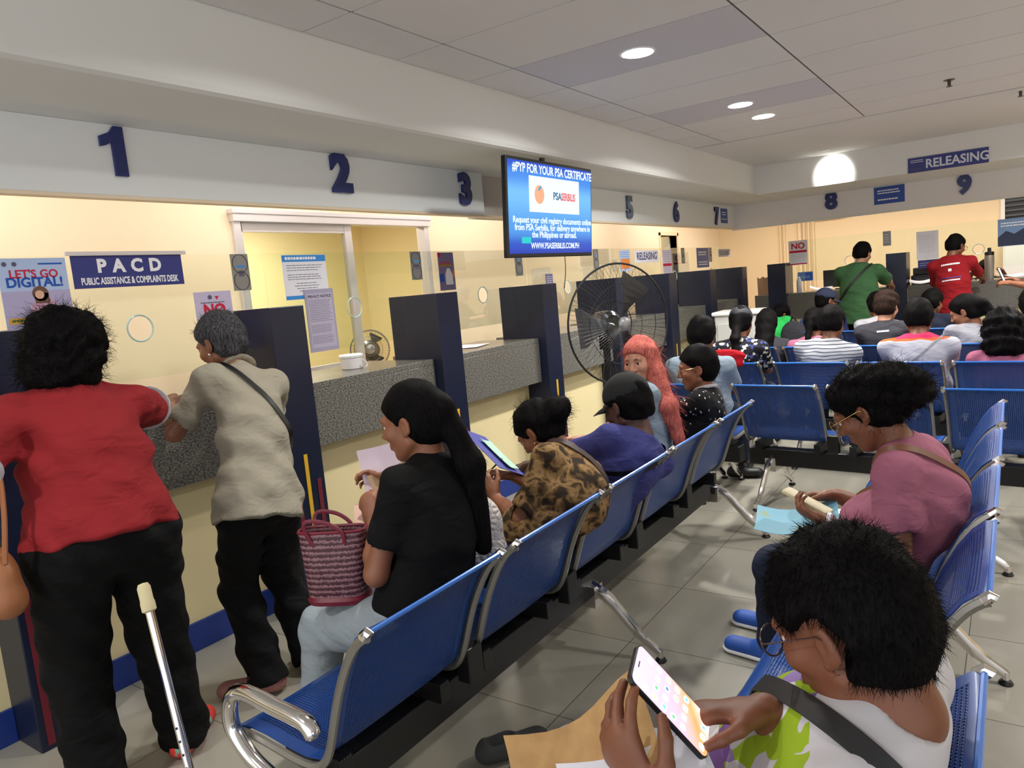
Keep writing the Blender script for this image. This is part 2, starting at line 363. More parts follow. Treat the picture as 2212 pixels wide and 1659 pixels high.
for (x0, x1), lb in zip(BKX_POST, ['navy partition post left of counter 8 on the back row', 'navy partition post between counters 8 and 9 on the back row', 'navy partition post right of counter 9 on the back row']):
    t = empty('partition_post', (x1, 10.13, 0), 0, lb, 'partition', 'navy partition posts on the back row')
    MB().box(x0-x1, 0, 0, 0.40, 0, 1.54).build('slab', M_navy, t, bevel=0.004)
# granite counters
for k in range(8):
    y0 = (KY[k-1] if k else -2.2)+0.002; y1 = KY[k]-0.212
    m = MB().box(-3.55, -3.0, y0, y1, 1.10, 1.135).box(-3.03, -3.0, y0, y1, 0.80, 1.10)
    o = m.build('granite_counter', M_granite, None, bevel=0.003)
    tag(o, ['grey granite counter the woman in red and the grey-haired woman lean on', 'grey granite counter between the first two striped posts, with a white tub', 'grey granite counter under the number 3, loose papers on it', 'grey granite counter right below the television', 'grey granite counter behind the black fan',
            'grey granite counter below the number 5 and 6 wall, second from the far corner', 'grey granite counter below the number 7, at the far corner', 'short grey granite counter in the corner past the last left post'][k-1] if k else 'grey granite counter beside the woman in red at counter 1', 'counter', 'granite counters along the left row')
bxs = [(-2.92, -2.725), (-2.485, -1.305), (-1.075, 0.145), (0.375, 3.6)]
for (x0, x1), lb in zip(bxs, ['narrow grey granite counter in the corner left of counter 8', 'grey granite counter of window 8, in front of the man in green', 'grey granite counter of window 9, in front of the man in red', 'grey granite counter right of window 9']):
    m = MB().box(x0, x1, 10.2, 10.75, 1.10, 1.135).box(x0, x1, 10.2, 10.23, 0.80, 1.10)
    tag(m.build('granite_counter', M_granite, None, bevel=0.003), lb, 'counter', 'granite counters along the back row')
# support boxes under the counters (staff side desk)
struct('trim_9', MB().box(-3.75, -3.56, -2.2, 10.2, 1.0, 1.09), M_creamlow)

# glass screens: notched panes with a round speaking hole
GX = -3.2
def circle_pts(cy, cz, r, n=28): return [(cy+r*math.cos(2*math.pi*k/n), cz+r*math.sin(2*math.pi*k/n)) for k in range(n)]
def pane(y0, y1, hy, label, hz=1.5, plane='x', at=GX, flip=1):
    """rectangle [y0,y1] x [1.545,1.82] on top, narrower below between posts down to 1.275, with the hole"""
    t = empty('glass_screen', (at, (y0+y1)/2, 1.275) if plane == 'x' else ((y0+y1)/2, at, 1.275), 0, label, 'glass screen', 'glass screens above the counters')
    outer = [(y0, 1.545), (y0, 1.82), (y1, 1.82), (y1, 1.545), (y1-0.215, 1.545), (y1-0.215, 1.275), (y0+0.01, 1.275)]
    hole = circle_pts(hy, hz, 0.058)
    import mathutils.geometry as G
    vs3 = [Vector((p[0], p[1], 0)) for p in outer]; hs3 = [Vector((p[0], p[1], 0)) for p in hole]
    tr = G.tessellate_polygon([vs3, hs3]); P = outer+hole; n = len(P); no = len(outer); nh = len(hole)
    mk = (lambda p, s: (s, p[0]-(y0+y1)/2, p[1]-1.275)) if plane == 'x' else (lambda p, s: (p[0]-(y0+y1)/2, s, p[1]-1.275))
    m = MB(); m.add([mk(p, 0.003) for p in P]+[mk(p, -0.003) for p in P], [tuple(f) for f in tr]+[tuple(i+n for i in f[::-1]) for f in tr]+[(i, (i+1) % no, n+(i+1) % no, n+i) for i in range(no)])
    m.build('pane', M_glass, t)
    r = MB(); ctr = Vector((0, hy-(y0+y1)/2, hz-1.275)) if plane == 'x' else Vector((hy-(y0+y1)/2, 0, hz-1.275))
    r.tube([ctr+(Vector((0, math.cos(q), math.sin(q))) if plane == 'x' else Vector((math.cos(q), 0, math.sin(q))))*0.058 for q in [2*math.pi*k/32 for k in range(32)]], 0.0042, 6, close=True)
    r.build('speaking_hole_rim', M_glassedge, t, smooth=True)
    return t
gd = ['glass screen left of the counter 1 screen', 'glass screen with round hole at counter 1, PACD sign hung on it', 'glass screen with round hole at counter 2, sheets of paper stuck to it', 'glass screen with round hole at counter 3, under the television', 'glass screen at counter 4, behind the fan cage',
      'glass screen at counter 5', 'glass screen at counter 6', 'glass screen at counter 7 by the far corner']
hy = [0.55, 1.782, 3.081, 4.359, 5.6, 6.84, 8.08, 9.3]
for k in range(8):
    y0 = KY[k-1]+0.008 if k else 0.0; y1 = KY[k]
    pane(y0, y1, hy[k], gd[k])
for (x0, x1, hx), lb in zip([(-2.49, -1.09, -1.75), (-1.08, 0.36, -0.35)], ['glass screen at counter 8 behind the man in green', 'glass screen at counter 9 behind the man in red']):
    pane(x0, x1, hx, lb, plane='y', at=10.4)

# counter numbers on the bulkhead
def number(txt, y, z, m, label, back=False, x=None, size=0.285, sx=1.0):
    t = empty('counter_number', (HX, y, z) if not back else (x, HY, z), 0, label, 'number', 'counter numbers on the bulkhead')
    if txt == '1': MB().prism([(-0.015, -0.105), (0.040, -0.105), (0.040, 0.105), (0.0, 0.105), (-0.020, 0.078), (-0.065, 0.058), (-0.065, 0.015), (-0.040, 0.022), (-0.015, 0.036)], 'x', 0.0, 0.014).build('numeral', m, t)
    elif not back: text_obj('numeral', txt, size, m, t, (0.012, 0, 0), (0, 1, 0), (0, 0, 1), 0.01, 0.015, sx=sx)
    else: text_obj('numeral', txt, size, m, t, (0, -0.012, 0), (1, 0, 0), (0, 0, 1), 0.01, 0.015, sx=sx)
for txt, y, z, m, lb in [('1', 1.79, 2.262, M_numeral, 'large navy numeral 1 on the grey bulkhead'), ('2', 3.085, 2.258, M_numeral, 'large navy numeral 2 on the grey bulkhead'), ('3', 4.25, 2.236, M_numeral, 'large navy numeral 3 left of the television'),
                         ('4', 5.6, 2.23, M_numeral, 'navy numeral 4 on the recessed bulkhead behind the television'), ('5', 6.954, 2.215, M_numsilver, 'pale shiny numeral 5 right of the television'), ('6', 8.2, 2.21, M_numeral, 'dark numeral 6 on the left bulkhead'), ('7', 9.6, 2.21, M_numeral, 'dark numeral 7 beside the small blue plate')]:
    number(txt, y, z, m, lb)
number('8', 0, 2.27, M_numeral, 'dark numeral 8 on the back bulkhead', True, -1.95)
number('9', 0, 2.255, M_numeral, 'dark numeral 9 under the releasing sign', True, -0.485)
# ------------------------------------------------------------------ smooth-union modelling: bodies, clothes, hair, bags
def V3(*a): return np.array(a, dtype=np.float64)
def nrm(v): v = np.asarray(v, float); return v/max(np.linalg.norm(v), 1e-9)
class Field:
    """signed distance grid built from tapered capsules and ellipsoids, each evaluated only near itself; surface nets gives one continuous mesh"""
    def __init__(s, h): s.h = h; s.p = []
    def cone(s, a, b, ra, rb, k=0.02, n=None, sq=1.0, clip=(), sub=False):
        s.p.append(('c', np.array(a, float), np.array(b, float), ra, rb, k, None if n is None else nrm(n), sq, clip, sub)); return s
    def ell(s, c, r, R=None, k=0.02, clip=(), sub=False):
        """R: 3x3 rows = local axes in world"""
        s.p.append(('e', np.array(c, float), np.array(r, float), np.eye(3) if R is None else np.array(R, float), 0, k, None, 1, clip, sub)); return s
    def bounds(s, q):
        if q[0] == 'c':
            r = max(q[3], q[4])*max(1, q[7]); return np.minimum(q[1], q[2])-r, np.maximum(q[1], q[2])+r
        r = q[2].max(); return q[1]-r, q[1]+r
    def grid(s, disp=None, floor=None):
        h = s.h; bs = [s.bounds(q) for q in s.p if not q[9]]
        lo = np.min([b[0] for b in bs], 0)-4*h-0.012; hi = np.max([b[1] for b in bs], 0)+4*h+0.012
        s.lo = lo; n = np.ceil((hi-lo)/h).astype(int)+1; F = np.full(n, 0.05, np.float32)
        for q in s.p:
            blo, bhi = s.bounds(q); pad = q[5]+3*h+0.01
            i0 = np.clip(np.floor((blo-pad-lo)/h).astype(int), 0, n-1); i1 = np.clip(np.ceil((bhi+pad-lo)/h).astype(int)+1, 1, n)
            if np.any(i1 <= i0): continue
            X = (lo[0]+h*np.arange(i0[0], i1[0], dtype=np.float32))[:, None, None]; Y = (lo[1]+h*np.arange(i0[1], i1[1], dtype=np.float32))[None, :, None]; Z = (lo[2]+h*np.arange(i0[2], i1[2], dtype=np.float32))[None, None, :]
            X = X.astype(np.float32); Y = Y.astype(np.float32); Z = Z.astype(np.float32)
            if q[0] == 'c':
                a, b, ra, rb, nn, sq = q[1], q[2], q[3], q[4], q[6], q[7]
                px, py, pz = X-np.float32(a[0]), Y-np.float32(a[1]), Z-np.float32(a[2]); ba = b-a
                if nn is not None and sq != 1.0:
                    t = (px*np.float32(nn[0])+py*np.float32(nn[1])+pz*np.float32(nn[2]))*np.float32(1/sq-1)
                    px = px+t*np.float32(nn[0]); py = py+t*np.float32(nn[1]); pz = pz+t*np.float32(nn[2]); ba = ba+nn*(ba@nn)*(1/sq-1)
                L2 = max(float(ba@ba), 1e-9)
                t = np.clip((px*np.float32(ba[0])+py*np.float32(ba[1])+pz*np.float32(ba[2]))/np.float32(L2), 0, 1)
                d = np.sqrt((px-t*np.float32(ba[0]))**2+(py-t*np.float32(ba[1]))**2+(pz-t*np.float32(ba[2]))**2)-(np.float32(ra)+t*np.float32(rb-ra))
                if sq < 1: d = d*np.float32(0.5+0.5*sq)
            else:
                c, r, R = q[1], q[2], q[3]
                px, py, pz = X-np.float32(c[0]), Y-np.float32(c[1]), Z-np.float32(c[2]); k0 = 0; k1 = 0
                for i in range(3):
                    e = px*np.float32(R[i][0])+py*np.float32(R[i][1])+pz*np.float32(R[i][2]); k0 = k0+(e/np.float32(r[i]))**2; k1 = k1+(e/np.float32(r[i]**2))**2
                k0 = np.sqrt(k0); k1 = np.sqrt(k1)+np.float32(1e-6); d = k0*(k0-1)/k1
            for cp, cn in q[8]:
                cn = nrm(cn); pd = (X-np.float32(cp[0]))*np.float32(cn[0])+(Y-np.float32(cp[1]))*np.float32(cn[1])+(Z-np.float32(cp[2]))*np.float32(cn[2]); d = np.maximum(d, pd)
            G = F[i0[0]:i1[0], i0[1]:i1[1], i0[2]:i1[2]]; k = np.float32(max(q[5], 1e-4))
            if q[9]:
                dd = -d; hh = np.maximum(k-np.abs(G-dd), 0)/k; G[...] = np.maximum(G, dd)+hh*hh*k*np.float32(0.25)
            else:
                hh = np.maximum(k-np.abs(G-d), 0)/k; G[...] = np.minimum(G, d)-hh*hh*k*np.float32(0.25)
        if disp is not None:
            X = (lo[0]+h*np.arange(n[0]))[:, None, None].astype(np.float32); Y = (lo[1]+h*np.arange(n[1]))[None, :, None].astype(np.float32); Z = (lo[2]+h*np.arange(n[2]))[None, None, :].astype(np.float32)
            F += disp(X, Y, Z).astype(np.float32)
        if floor is not None:
            Z = (lo[2]+h*np.arange(n[2]))[None, None, :].astype(np.float32); F[...] = np.maximum(F, np.float32(floor)-Z)
        F[0] = F[-1] = 0.05; F[:, 0] = F[:, -1] = 0.05; F[:, :, 0] = F[:, :, -1] = 0.05
        s.F = F; return F
    def sample(s, p):
        q = (np.asarray(p)-s.lo)/s.h; i = np.floor(q).astype(int)
        if np.any(i < 0) or np.any(i >= np.array(s.F.shape)-1): return 0.05
        f = q-i; G = s.F[i[0]:i[0]+2, i[1]:i[1]+2, i[2]:i[2]+2]
        G = G[0]*(1-f[0])+G[1]*f[0]; G = G[0]*(1-f[1])+G[1]*f[1]; return float(G[0]*(1-f[2])+G[1]*f[2])
    def nets(s):
        F = s.F; h = s.h; I = F < 0; nx, ny, nz = F.shape
        c = [I[dx:nx-1+dx, dy:ny-1+dy, dz:nz-1+dz] for dx in (0, 1) for dy in (0, 1) for dz in (0, 1)]
        anyv = c[0].copy(); allv = c[0].copy()
        for q in c[1:]: anyv |= q; allv &= q
        act = np.argwhere(anyv & ~allv); idm = np.full((nx-1, ny-1, nz-1), -1, np.int32); idm[act[:, 0], act[:, 1], act[:, 2]] = np.arange(len(act))
        offs = [(dx, dy, dz) for dx in (0, 1) for dy in (0, 1) for dz in (0, 1)]
        val = np.stack([F[act[:, 0]+o[0], act[:, 1]+o[1], act[:, 2]+o[2]] for o in offs], 1).astype(np.float64)
        acc = np.zeros((len(act), 3)); cnt = np.zeros(len(act))
        for i, a in enumerate(offs):
            for j, b in enumerate(offs):
                if j > i and sum(abs(a[m]-b[m]) for m in range(3)) == 1:
                    va, vb = val[:, i], val[:, j]; m = (va < 0) != (vb < 0); t = np.where(m, va/np.where(va == vb, 1, va-vb), 0)[:, None]
                    acc += np.where(m[:, None], np.array(a)+t*(np.array(b)-np.array(a)), 0); cnt += m
        vs = s.lo+h*(act+acc/cnt[:, None]); faces = []
        for ax in range(3):
            o1, o2 = [(1, 2), (2, 0), (0, 1)][ax]
            A = I[:-1, :, :] if ax == 0 else I[:, :-1, :] if ax == 1 else I[:, :, :-1]; B = I[1:, :, :] if ax == 0 else I[:, 1:, :] if ax == 1 else I[:, :, 1:]
            e = np.argwhere(A != B); ok = (e[:, o1] > 0) & (e[:, o2] > 0) & (e[:, o1] < F.shape[o1]-1) & (e[:, o2] < F.shape[o2]-1); e = e[ok]
            inside = A[e[:, 0], e[:, 1], e[:, 2]]; qs = []
            for d1, d2 in ((1, 1), (0, 1), (0, 0), (1, 0)):
                t = e.copy(); t[:, o1] -= d1; t[:, o2] -= d2; qs.append(idm[t[:, 0], t[:, 1], t[:, 2]])
            q = np.stack(qs, 1); q[~inside] = q[~inside][:, ::-1]; faces.append(q)
        return vs, np.concatenate(faces)
    def mesh(s, name, m, parent=None, origin=(0, 0, 0), disp=None, floor=None, relax=1, extra=None, keep=None):
        s.grid(disp, floor); vs, fs = s.nets()
        for _ in range(relax):                                       # gentle Laplacian pass takes out grid steps
            acc = np.zeros_like(vs); cnt = np.zeros(len(vs))
            for a, b in ((0, 1), (1, 2), (2, 3), (3, 0)):
                np.add.at(acc, fs[:, a], vs[fs[:, b]]); np.add.at(cnt, fs[:, a], 1); np.add.at(acc, fs[:, b], vs[fs[:, a]]); np.add.at(cnt, fs[:, b], 1)
            vs = vs*0.5+0.5*acc/np.maximum(cnt, 1)[:, None]
        s.vs = vs; s.fs = fs
        if extra is not None: ev, ef = extra(vs, fs); allv = np.concatenate([vs, ev]); allf = [fs, ef+len(vs)]
        else: allv = vs; allf = [fs]
        return np_mesh(name, allv-np.array(origin, float), allf, m, parent)
    def normals(s):
        vs, fs = s.vs, s.fs; fn = np.cross(vs[fs[:, 2]]-vs[fs[:, 0]], vs[fs[:, 3]]-vs[fs[:, 1]]); N = np.zeros_like(vs)
        for k in range(4): np.add.at(N, fs[:, k], fn)
        return N/np.maximum(np.linalg.norm(N, axis=1), 1e-12)[:, None]
def np_mesh(name, vs, fl, m, parent=None):
    fs = np.concatenate(fl); me = bpy.data.meshes.new(name); nv = len(vs); nf = len(fs)
    me.vertices.add(nv); me.vertices.foreach_set('co', np.asarray(vs, np.float32).ravel())
    me.loops.add(nf*4); me.loops.foreach_set('vertex_index', fs.astype(np.int32).ravel())
    me.polygons.add(nf); me.polygons.foreach_set('loop_start', np.arange(0, nf*4, 4, dtype=np.int32))
    me.update(calc_edges=True); me.validate()
    return link_mesh(name, me, m, parent, smooth=True)

def strands(vs, N, count, length, width, down, spread, seed, sel=None, wave=0.0, lift=0.3):
    """locks of hair growing from the hair surface: thin three-sided tapering strips"""
    rng = np.random.default_rng(seed); idx = np.arange(len(vs)) if sel is None else np.nonzero(sel)[0]
    if len(idx) == 0: return np.zeros((0, 3)), np.zeros((0, 4), int)
    idx = rng.choice(idx, count); p0 = vs[idx]; n = N[idx]; dn = np.asarray(down, float)
    t = dn-n*(n@dn)[:, None]; t += rng.normal(0, spread, t.shape); t += n*lift; t /= np.linalg.norm(t, axis=1)[:, None]+1e-9
    L = length*rng.uniform(0.5, 1.2, count)[:, None]; S = 4; pts = [p0-n*0.004]; cur = p0-n*0.004; d = t
    for i in range(S):
        cur = cur+d*L/S; pts.append(cur); d = d+rng.normal(0, wave+0.05, d.shape)+np.asarray(down)*0.12; d /= np.linalg.norm(d, axis=1)[:, None]
    pts = np.stack(pts, 1); side = np.cross(t, n); side /= np.linalg.norm(side, axis=1)[:, None]+1e-9; up = np.cross(side, t)
    V = []
    for i in range(S+1):
        wv = width*(1-i/S*0.85); V += [pts[:, i]+side*wv, pts[:, i]-side*wv*0.5+up*wv*0.8, pts[:, i]-side*wv*0.5-up*wv*0.8]
    V = np.stack(V, 1); base = (np.arange(count)*3*(S+1))[:, None]; F = []
    for i in range(S):
        for k in range(3): F.append(np.concatenate([base+i*3+k, base+i*3+(k+1) % 3, base+(i+1)*3+(k+1) % 3, base+(i+1)*3+k], 1))
    return V.reshape(-1, 3), np.concatenate(F)

# ---- skin, hair and cloth
def skin(name, col): return mat(name, col, 0.5, sss=0.12, bump=(90, 0.05), noise=(14, tuple(min(1, c*0.80) for c in col[:3])+(1,), 0.4, 0.75))
SKIN = {'tan': skin('tan_skin', rgb(142, 92, 66)), 'brown': skin('brown_skin', rgb(124, 76, 52)), 'light': skin('light_skin', rgb(186, 134, 108)), 'dark': skin('dark_brown_skin', rgb(76, 42, 32))}
def hair_mat(name, c1, c2, rough=0.62):
    m = mat(name, c1, rough, spec=0.05); N, L, b = nodes_of(m); tc = N.new('ShaderNodeTexCoord'); mp = N.new('ShaderNodeMapping'); mp.inputs['Scale'].default_value = (260, 260, 22)
    n = N.new('ShaderNodeTexNoise'); n.inputs['Scale'].default_value = 1; n.inputs['Detail'].default_value = 3
    cr = N.new('ShaderNodeValToRGB'); cr.color_ramp.elements[0].position = 0.35; cr.color_ramp.elements[1].position = 0.7; cr.color_ramp.elements[0].color = c1; cr.color_ramp.elements[1].color = c2
    bp = N.new('ShaderNodeBump'); bp.inputs['Strength'].default_value = 0.5; bp.inputs['Distance'].default_value = 0.004
    L.new(tc.outputs['Object'], mp.inputs[0]); L.new(mp.outputs[0], n.inputs['Vector']); L.new(n.outputs[0], cr.inputs[0]); L.new(cr.outputs[0], b.inputs['Base Color']); L.new(n.outputs[0], bp.inputs['Height']); L.new(bp.outputs[0], b.inputs['Normal'])
    return m
H_BLACK = hair_mat('black_hair', rgb(8, 7, 8), rgb(20, 18, 18)); H_GREY = hair_mat('greying_hair', rgb(34, 34, 36), rgb(96, 94, 98)); H_BROWN = hair_mat('dark_brown_hair', rgb(26, 19, 17), rgb(58, 42, 34)); H_PINK = hair_mat('faded_pink_hair', rgb(150, 66, 66), rgb(204, 122, 106))
M_eyew = mat('eye_white', rgb(225, 220, 214), 0.2); M_iris = mat('dark_iris', rgb(28, 16, 12), 0.1); M_lip = mat('lip_skin', rgb(150, 78, 70), 0.4); M_brow = mat('eyebrow_hair', rgb(32, 24, 20), 0.8)
def cloth(name, col, rough=0.85, **k):
    if name in MATS: return MATS[name]
    m = mat(name, col, rough, spec=0.2, bump=k.pop('bump', (220, 0.12)), **k); wrinkle(m); return m
def wrinkle(m, amt=0.55, sc=9.0):
    N, L, b = nodes_of(m); tc = N.new('ShaderNodeTexCoord'); mp = N.new('ShaderNodeMapping'); mp.inputs['Rotation'].default_value = (0.5, 0.4, 0.3); mp.inputs['Scale'].default_value = (1, 1, 1.9)
    n = N.new('ShaderNodeTexNoise'); n.inputs['Scale'].default_value = sc; n.inputs['Detail'].default_value = 2.5; n.inputs['Distortion'].default_value = 0.5
    bp = N.new('ShaderNodeBump'); bp.inputs['Strength'].default_value = amt; bp.inputs['Distance'].default_value = 0.03
    L.new(tc.outputs['Object'], mp.inputs[0]); L.new(mp.outputs[0], n.inputs['Vector']); L.new(n.outputs[0], bp.inputs['Height'])
    if b.inputs['Normal'].links: L.new(b.inputs['Normal'].links[0].from_socket, bp.inputs['Normal'])
    L.new(bp.outputs[0], b.inputs['Normal'])

def basis(fwd, up):
    U = nrm(up); Fv = np.asarray(fwd, float); Fv = nrm(Fv-U*(Fv@U)); return nrm(np.cross(Fv, U)), Fv, U      # right, forward, up
def rotv(v, ax, a):
    ax = nrm(ax); v = np.asarray(v, float); return v*math.cos(a)+np.cross(ax, v)*math.sin(a)+ax*(ax@v)*(1-math.cos(a))
def ik(a, b, l1, l2, pole):
    a = np.asarray(a, float); b = np.asarray(b, float); d = b-a; L = np.linalg.norm(d); Lm = (l1+l2)*0.995
    if L > Lm: b = a+d/L*Lm; L = Lm; d = b-a
    u = d/L; x = (l1*l1-l2*l2+L*L)/(2*L); hh = math.sqrt(max(l1*l1-x*x, 0)); p = np.asarray(pole, float); p = p-u*(p@u); p = nrm(p) if np.linalg.norm(p) > 1e-6 else nrm(np.cross(u, (0, 0, 1)))
    return a+u*x+p*hh, b

def hand(F, w, d, n, side, s=1.0, curl=0.45, spread=0.06, thumb=0.7, k=0.004):
    """w wrist, d finger direction, n palm normal (the side the fingers close towards), side=+1 if the thumb is on +cross(d, n)"""
    d = nrm(d); n = nrm(np.asarray(n, float)-d*(np.asarray(n, float)@d)); t = np.cross(d, n)*side      # t points to the thumb side
    F.cone(w, w+d*0.030*s, 0.0245*s, 0.031*s, 0.012, n, 0.62); F.cone(w+d*0.028*s+t*0.006*s, w+d*0.078*s+t*0.002*s, 0.034*s, 0.037*s, 0.012, n, 0.42)
    offs = [(0.029, 0.070, 0.088), (0.0095, 0.078, 0.093), (-0.010, 0.072, 0.090), (-0.029, 0.056, 0.083)]
    for i, (o, ln, bs) in enumerate(offs):
        ang = spread*(1.5-i); dd = nrm(d*math.cos(ang)+t*math.sin(ang)); p = w+t*o*s+d*(bs-0.008)*s; r = (0.0088, 0.0090, 0.0086, 0.0076)[i]*s
        c = curl[i] if isinstance(curl, (list, tuple)) else curl*(1+0.12*i); tot = 0.0
        for j, fr in enumerate((0.46, 0.30, 0.24)):
            tot += c*(0.7 if j == 0 else 1.0); q = dd*math.cos(tot)+n*math.sin(tot)
            e = p+q*ln*fr*s; F.cone(p, e, r*(1-0.08*j), r*(0.93-0.08*j), k if j else 0.008); p = e
    nn = n
    p = w+t*0.026*s+d*0.022*s; a1 = nrm(d*0.62+t*0.78*(0.4+thumb*0.6)+nn*0.25); e = p+a1*0.042*s; F.cone(p, e, 0.0150*s, 0.0108*s, 0.014)
    a2 = nrm(d*0.85+t*0.35*thumb+nn*0.35); e2 = e+a2*0.030*s; F.cone(e, e2, 0.0105*s, 0.0092*s, 0.006); a3 = nrm(d*0.95+nn*0.4); F.cone(e2, e2+a3*0.024*s, 0.0094*s, 0.0074*s, 0.004)
def head_shape(F, C, R, Fw, U, s=1.0, masc=0.0, k=0.015):
    P = lambda x, y, z: C+(R*x+Fw*y+U*z)*s
    B = np.stack([R, Fw, U])
    F.ell(P(0, -0.014, 0.034), (0.073*s, 0.092*s, 0.083*s), B, 0.02)
    F.ell(P(0, 0.028, -0.018), (0.063*s, 0.062*s, 0.088*s), B, 0.02)
    F.cone(P(0, 0.030, -0.060), P(0, 0.062, -0.096), (0.046+0.004*masc)*s, (0.023+0.003*masc)*s, 0.03)
    for q in (-1, 1):
        F.ell(P(q*0.040, 0.060, -0.022), (0.024*s, 0.026*s, 0.022*s), B, 0.018)
        F.cone(P(q*0.052, 0.005, -0.055), P(q*0.018, 0.058, -0.094), 0.020*s, 0.016*s, 0.02)
    F.cone(P(-0.034, 0.078, 0.024), P(0.034, 0.078, 0.024), 0.013*s, 0.013*s, 0.014)
    for q in (-1, 1): F.ell(P(q*0.031, 0.094, 0.006), (0.016*s, 0.012*s, 0.009*s), B, 0.010, sub=True)
    F.cone(P(0, 0.086, 0.012), P(0, 0.106, -0.026), 0.0075*s, 0.0115*s, 0.012)
    for q in (-1, 1): F.ell(P(q*0.011, 0.098, -0.031), (0.0085*s, 0.010*s, 0.007*s), B, 0.006)
    F.cone(P(-0.018, 0.086, -0.056), P(0.018, 0.086, -0.056), 0.0068*s, 0.0068*s, 0.010); F.cone(P(-0.015, 0.086, -0.067), P(0.015, 0.086, -0.067), 0.0075*s, 0.0075*s, 0.008)
    F.cone(P(-0.022, 0.0945, -0.0612), P(0.022, 0.0945, -0.0612), 0.0022*s, 0.0022*s, 0.003, sub=True)
    for q in (-1, 1):
        E = np.stack([nrm(R*0.93+Fw*q*0.3), nrm(Fw*0.93-R*q*0.3), U])
        F.ell(P(q*0.077, -0.006, -0.004), (0.0085*s, 0.0185*s, 0.031*s), E, 0.005); F.ell(P(q*0.084, -0.001, 0.0), (0.006*s, 0.010*s, 0.017*s), E, 0.004, sub=True)
        F.ell(P(q*0.074, 0.006, -0.030), (0.007*s, 0.008*s, 0.009*s), B, 0.006)

def face_parts(C, R, Fw, U, s, root, org, glasses=None, lips=True, earring=None, mask=False, sk='tan'):
    P = lambda x, y, z: Vector(C+(R*x+Fw*y+U*z)*s-org)
    for q in (-1, 1):
        m = MB(); m.lathe([(0.0108*s*math.sin(a), -0.0108*s*math.cos(a)) for a in np.linspace(0.05, math.pi-0.05, 10)], P(q*0.031, 0.0758, 0.005), Fw, 14); e = m.build('eye', M_eyew, root, smooth=True)
        MB().disc(P(q*0.031, 0.0860, 0.0048), Fw, 0.0060*s, 0.0012, 12).build('iris', M_iris, e)
        MB().tube([P(q*0.018, 0.0850, 0.0085), P(q*0.031, 0.0880, 0.0125), P(q*0.044, 0.0800, 0.0085)], [0.0016*s, 0.0030*s, 0.0016*s], 6).build('eyelid', SKIN[sk], root, smooth=True)
        MB().tube([P(q*0.014, 0.0905, 0.023), P(q*0.028, 0.0925, 0.0285), P(q*0.046, 0.082, 0.024)], [0.0016*s, 0.0022*s, 0.0008*s], 6).build('eyebrow', M_brow, root, smooth=True)
    if lips:
        MB().tube([P(-0.021, 0.0865, -0.060), P(-0.008, 0.0935, -0.0565), P(0, 0.0935, -0.058), P(0.008, 0.0935, -0.0565), P(0.021, 0.0865, -0.060)], [0.001, 0.0032, 0.0030, 0.0032, 0.001], 6).build('lip', M_lip, root, smooth=True)
        MB().tube([P(-0.019, 0.086, -0.064), P(0, 0.0945, -0.067), P(0.019, 0.086, -0.064)], [0.001, 0.0042, 0.001], 6).build('lip', M_lip, root, smooth=True)
    if glasses:
        gm, rr = glasses; t = empty('spectacles', (0, 0, 0)); t.parent = root; t['label'] = 'thin-rimmed spectacles'
        fr = MB(); 
        for q in (-1, 1):
            c = P(q*0.033, 0.105, 0.004); ex, ez = Vector(R), Vector(U)
            fr.tube([c+(ex*math.cos(a)*0.026+ez*math.sin(a)*0.022)*s for a in [2*math.pi*i/20 for i in range(20)]], rr, 6, close=True)
            fr.tube([P(q*0.060, 0.103, 0.012), P(q*0.076, 0.088, 0.013), P(q*0.082, 0.0, 0.012), P(q*0.081, -0.020, -0.004)], rr*0.8, 6)
        fr.tube([P(-0.008, 0.107, 0.008), P(0, 0.110, 0.011), P(0.008, 0.107, 0.008)], rr*0.8, 6); fr.build('spectacle_frame', gm, t, smooth=True)
        for q in (-1, 1):
            MB().disc(P(q*0.033, 0.1045, 0.004), Fw, 0.024*s, 0.0012, 20).build('lens', M_lens, t)
    if earring:
        for q in (-1, 1): MB().lathe([(0.0045*math.sin(a), -0.0045*math.cos(a)) for a in np.linspace(0.05, 3.09, 8)], P(q*0.083, 0.008, -0.040), (0, 0, 1), 10).build('earring', earring, root, smooth=True)

def hair_shape(F, C, R, Fw, U, s, style, k=0.02):
    P = lambda x, y, z: C+(R*x+Fw*y+U*z)*s
    B = np.stack([R, Fw, U]); ff, fu = Fw, U
    th = style.get('th', 0.010); line = style.get('line', 0.0)                                    # hair thickness; hairline shift forward
    # clip: remove the face (plane through the hairline and the front of the ear) and what is under the nape
    A = (P(0, 0.085+line, 0.068), nrm(Fw*0.757-U*0.656)); nape = style.get('nape', -0.055); Bc = (P(0, 0, nape), nrm(-U+Fw*style.get('napetilt', 0.35)))
    side = [] ; 
    F.ell(P(0, -0.016, 0.036), ((0.073+th*0.8)*s, (0.093+th)*s, (0.084+th)*s), B, k, clip=(A, Bc))
    F.ell(P(0, -0.040, -0.010), ((0.064+th)*s, (0.064+th)*s, 0.085*s), B, 0.03, clip=(Bc, (P(0, 0.004, 0), Fw)))
    for q in (-1, 1):                                                                         # leave the ear free
        if style.get('ears', True): es = style.get('es', 1.0); F.ell(P(q*(0.088+(es-1)*0.01), 0.006, -0.012), (0.026*s*es, 0.028*s*es, 0.036*s*es), B, 0.01, sub=True)
    for it in style.get('add', ()):
        if it[0] == 'c': _, a, b, ra, rb, kk = it[:6]; F.cone(P(*a), P(*b), ra*s, rb*s, kk, *(() if len(it) < 7 else (R*it[6][0]+Fw*it[6][1]+U*it[6][2], it[7])))
        else: _, c, r, kk = it[:4]; F.ell(P(*c), np.array(r)*s, B, kk)

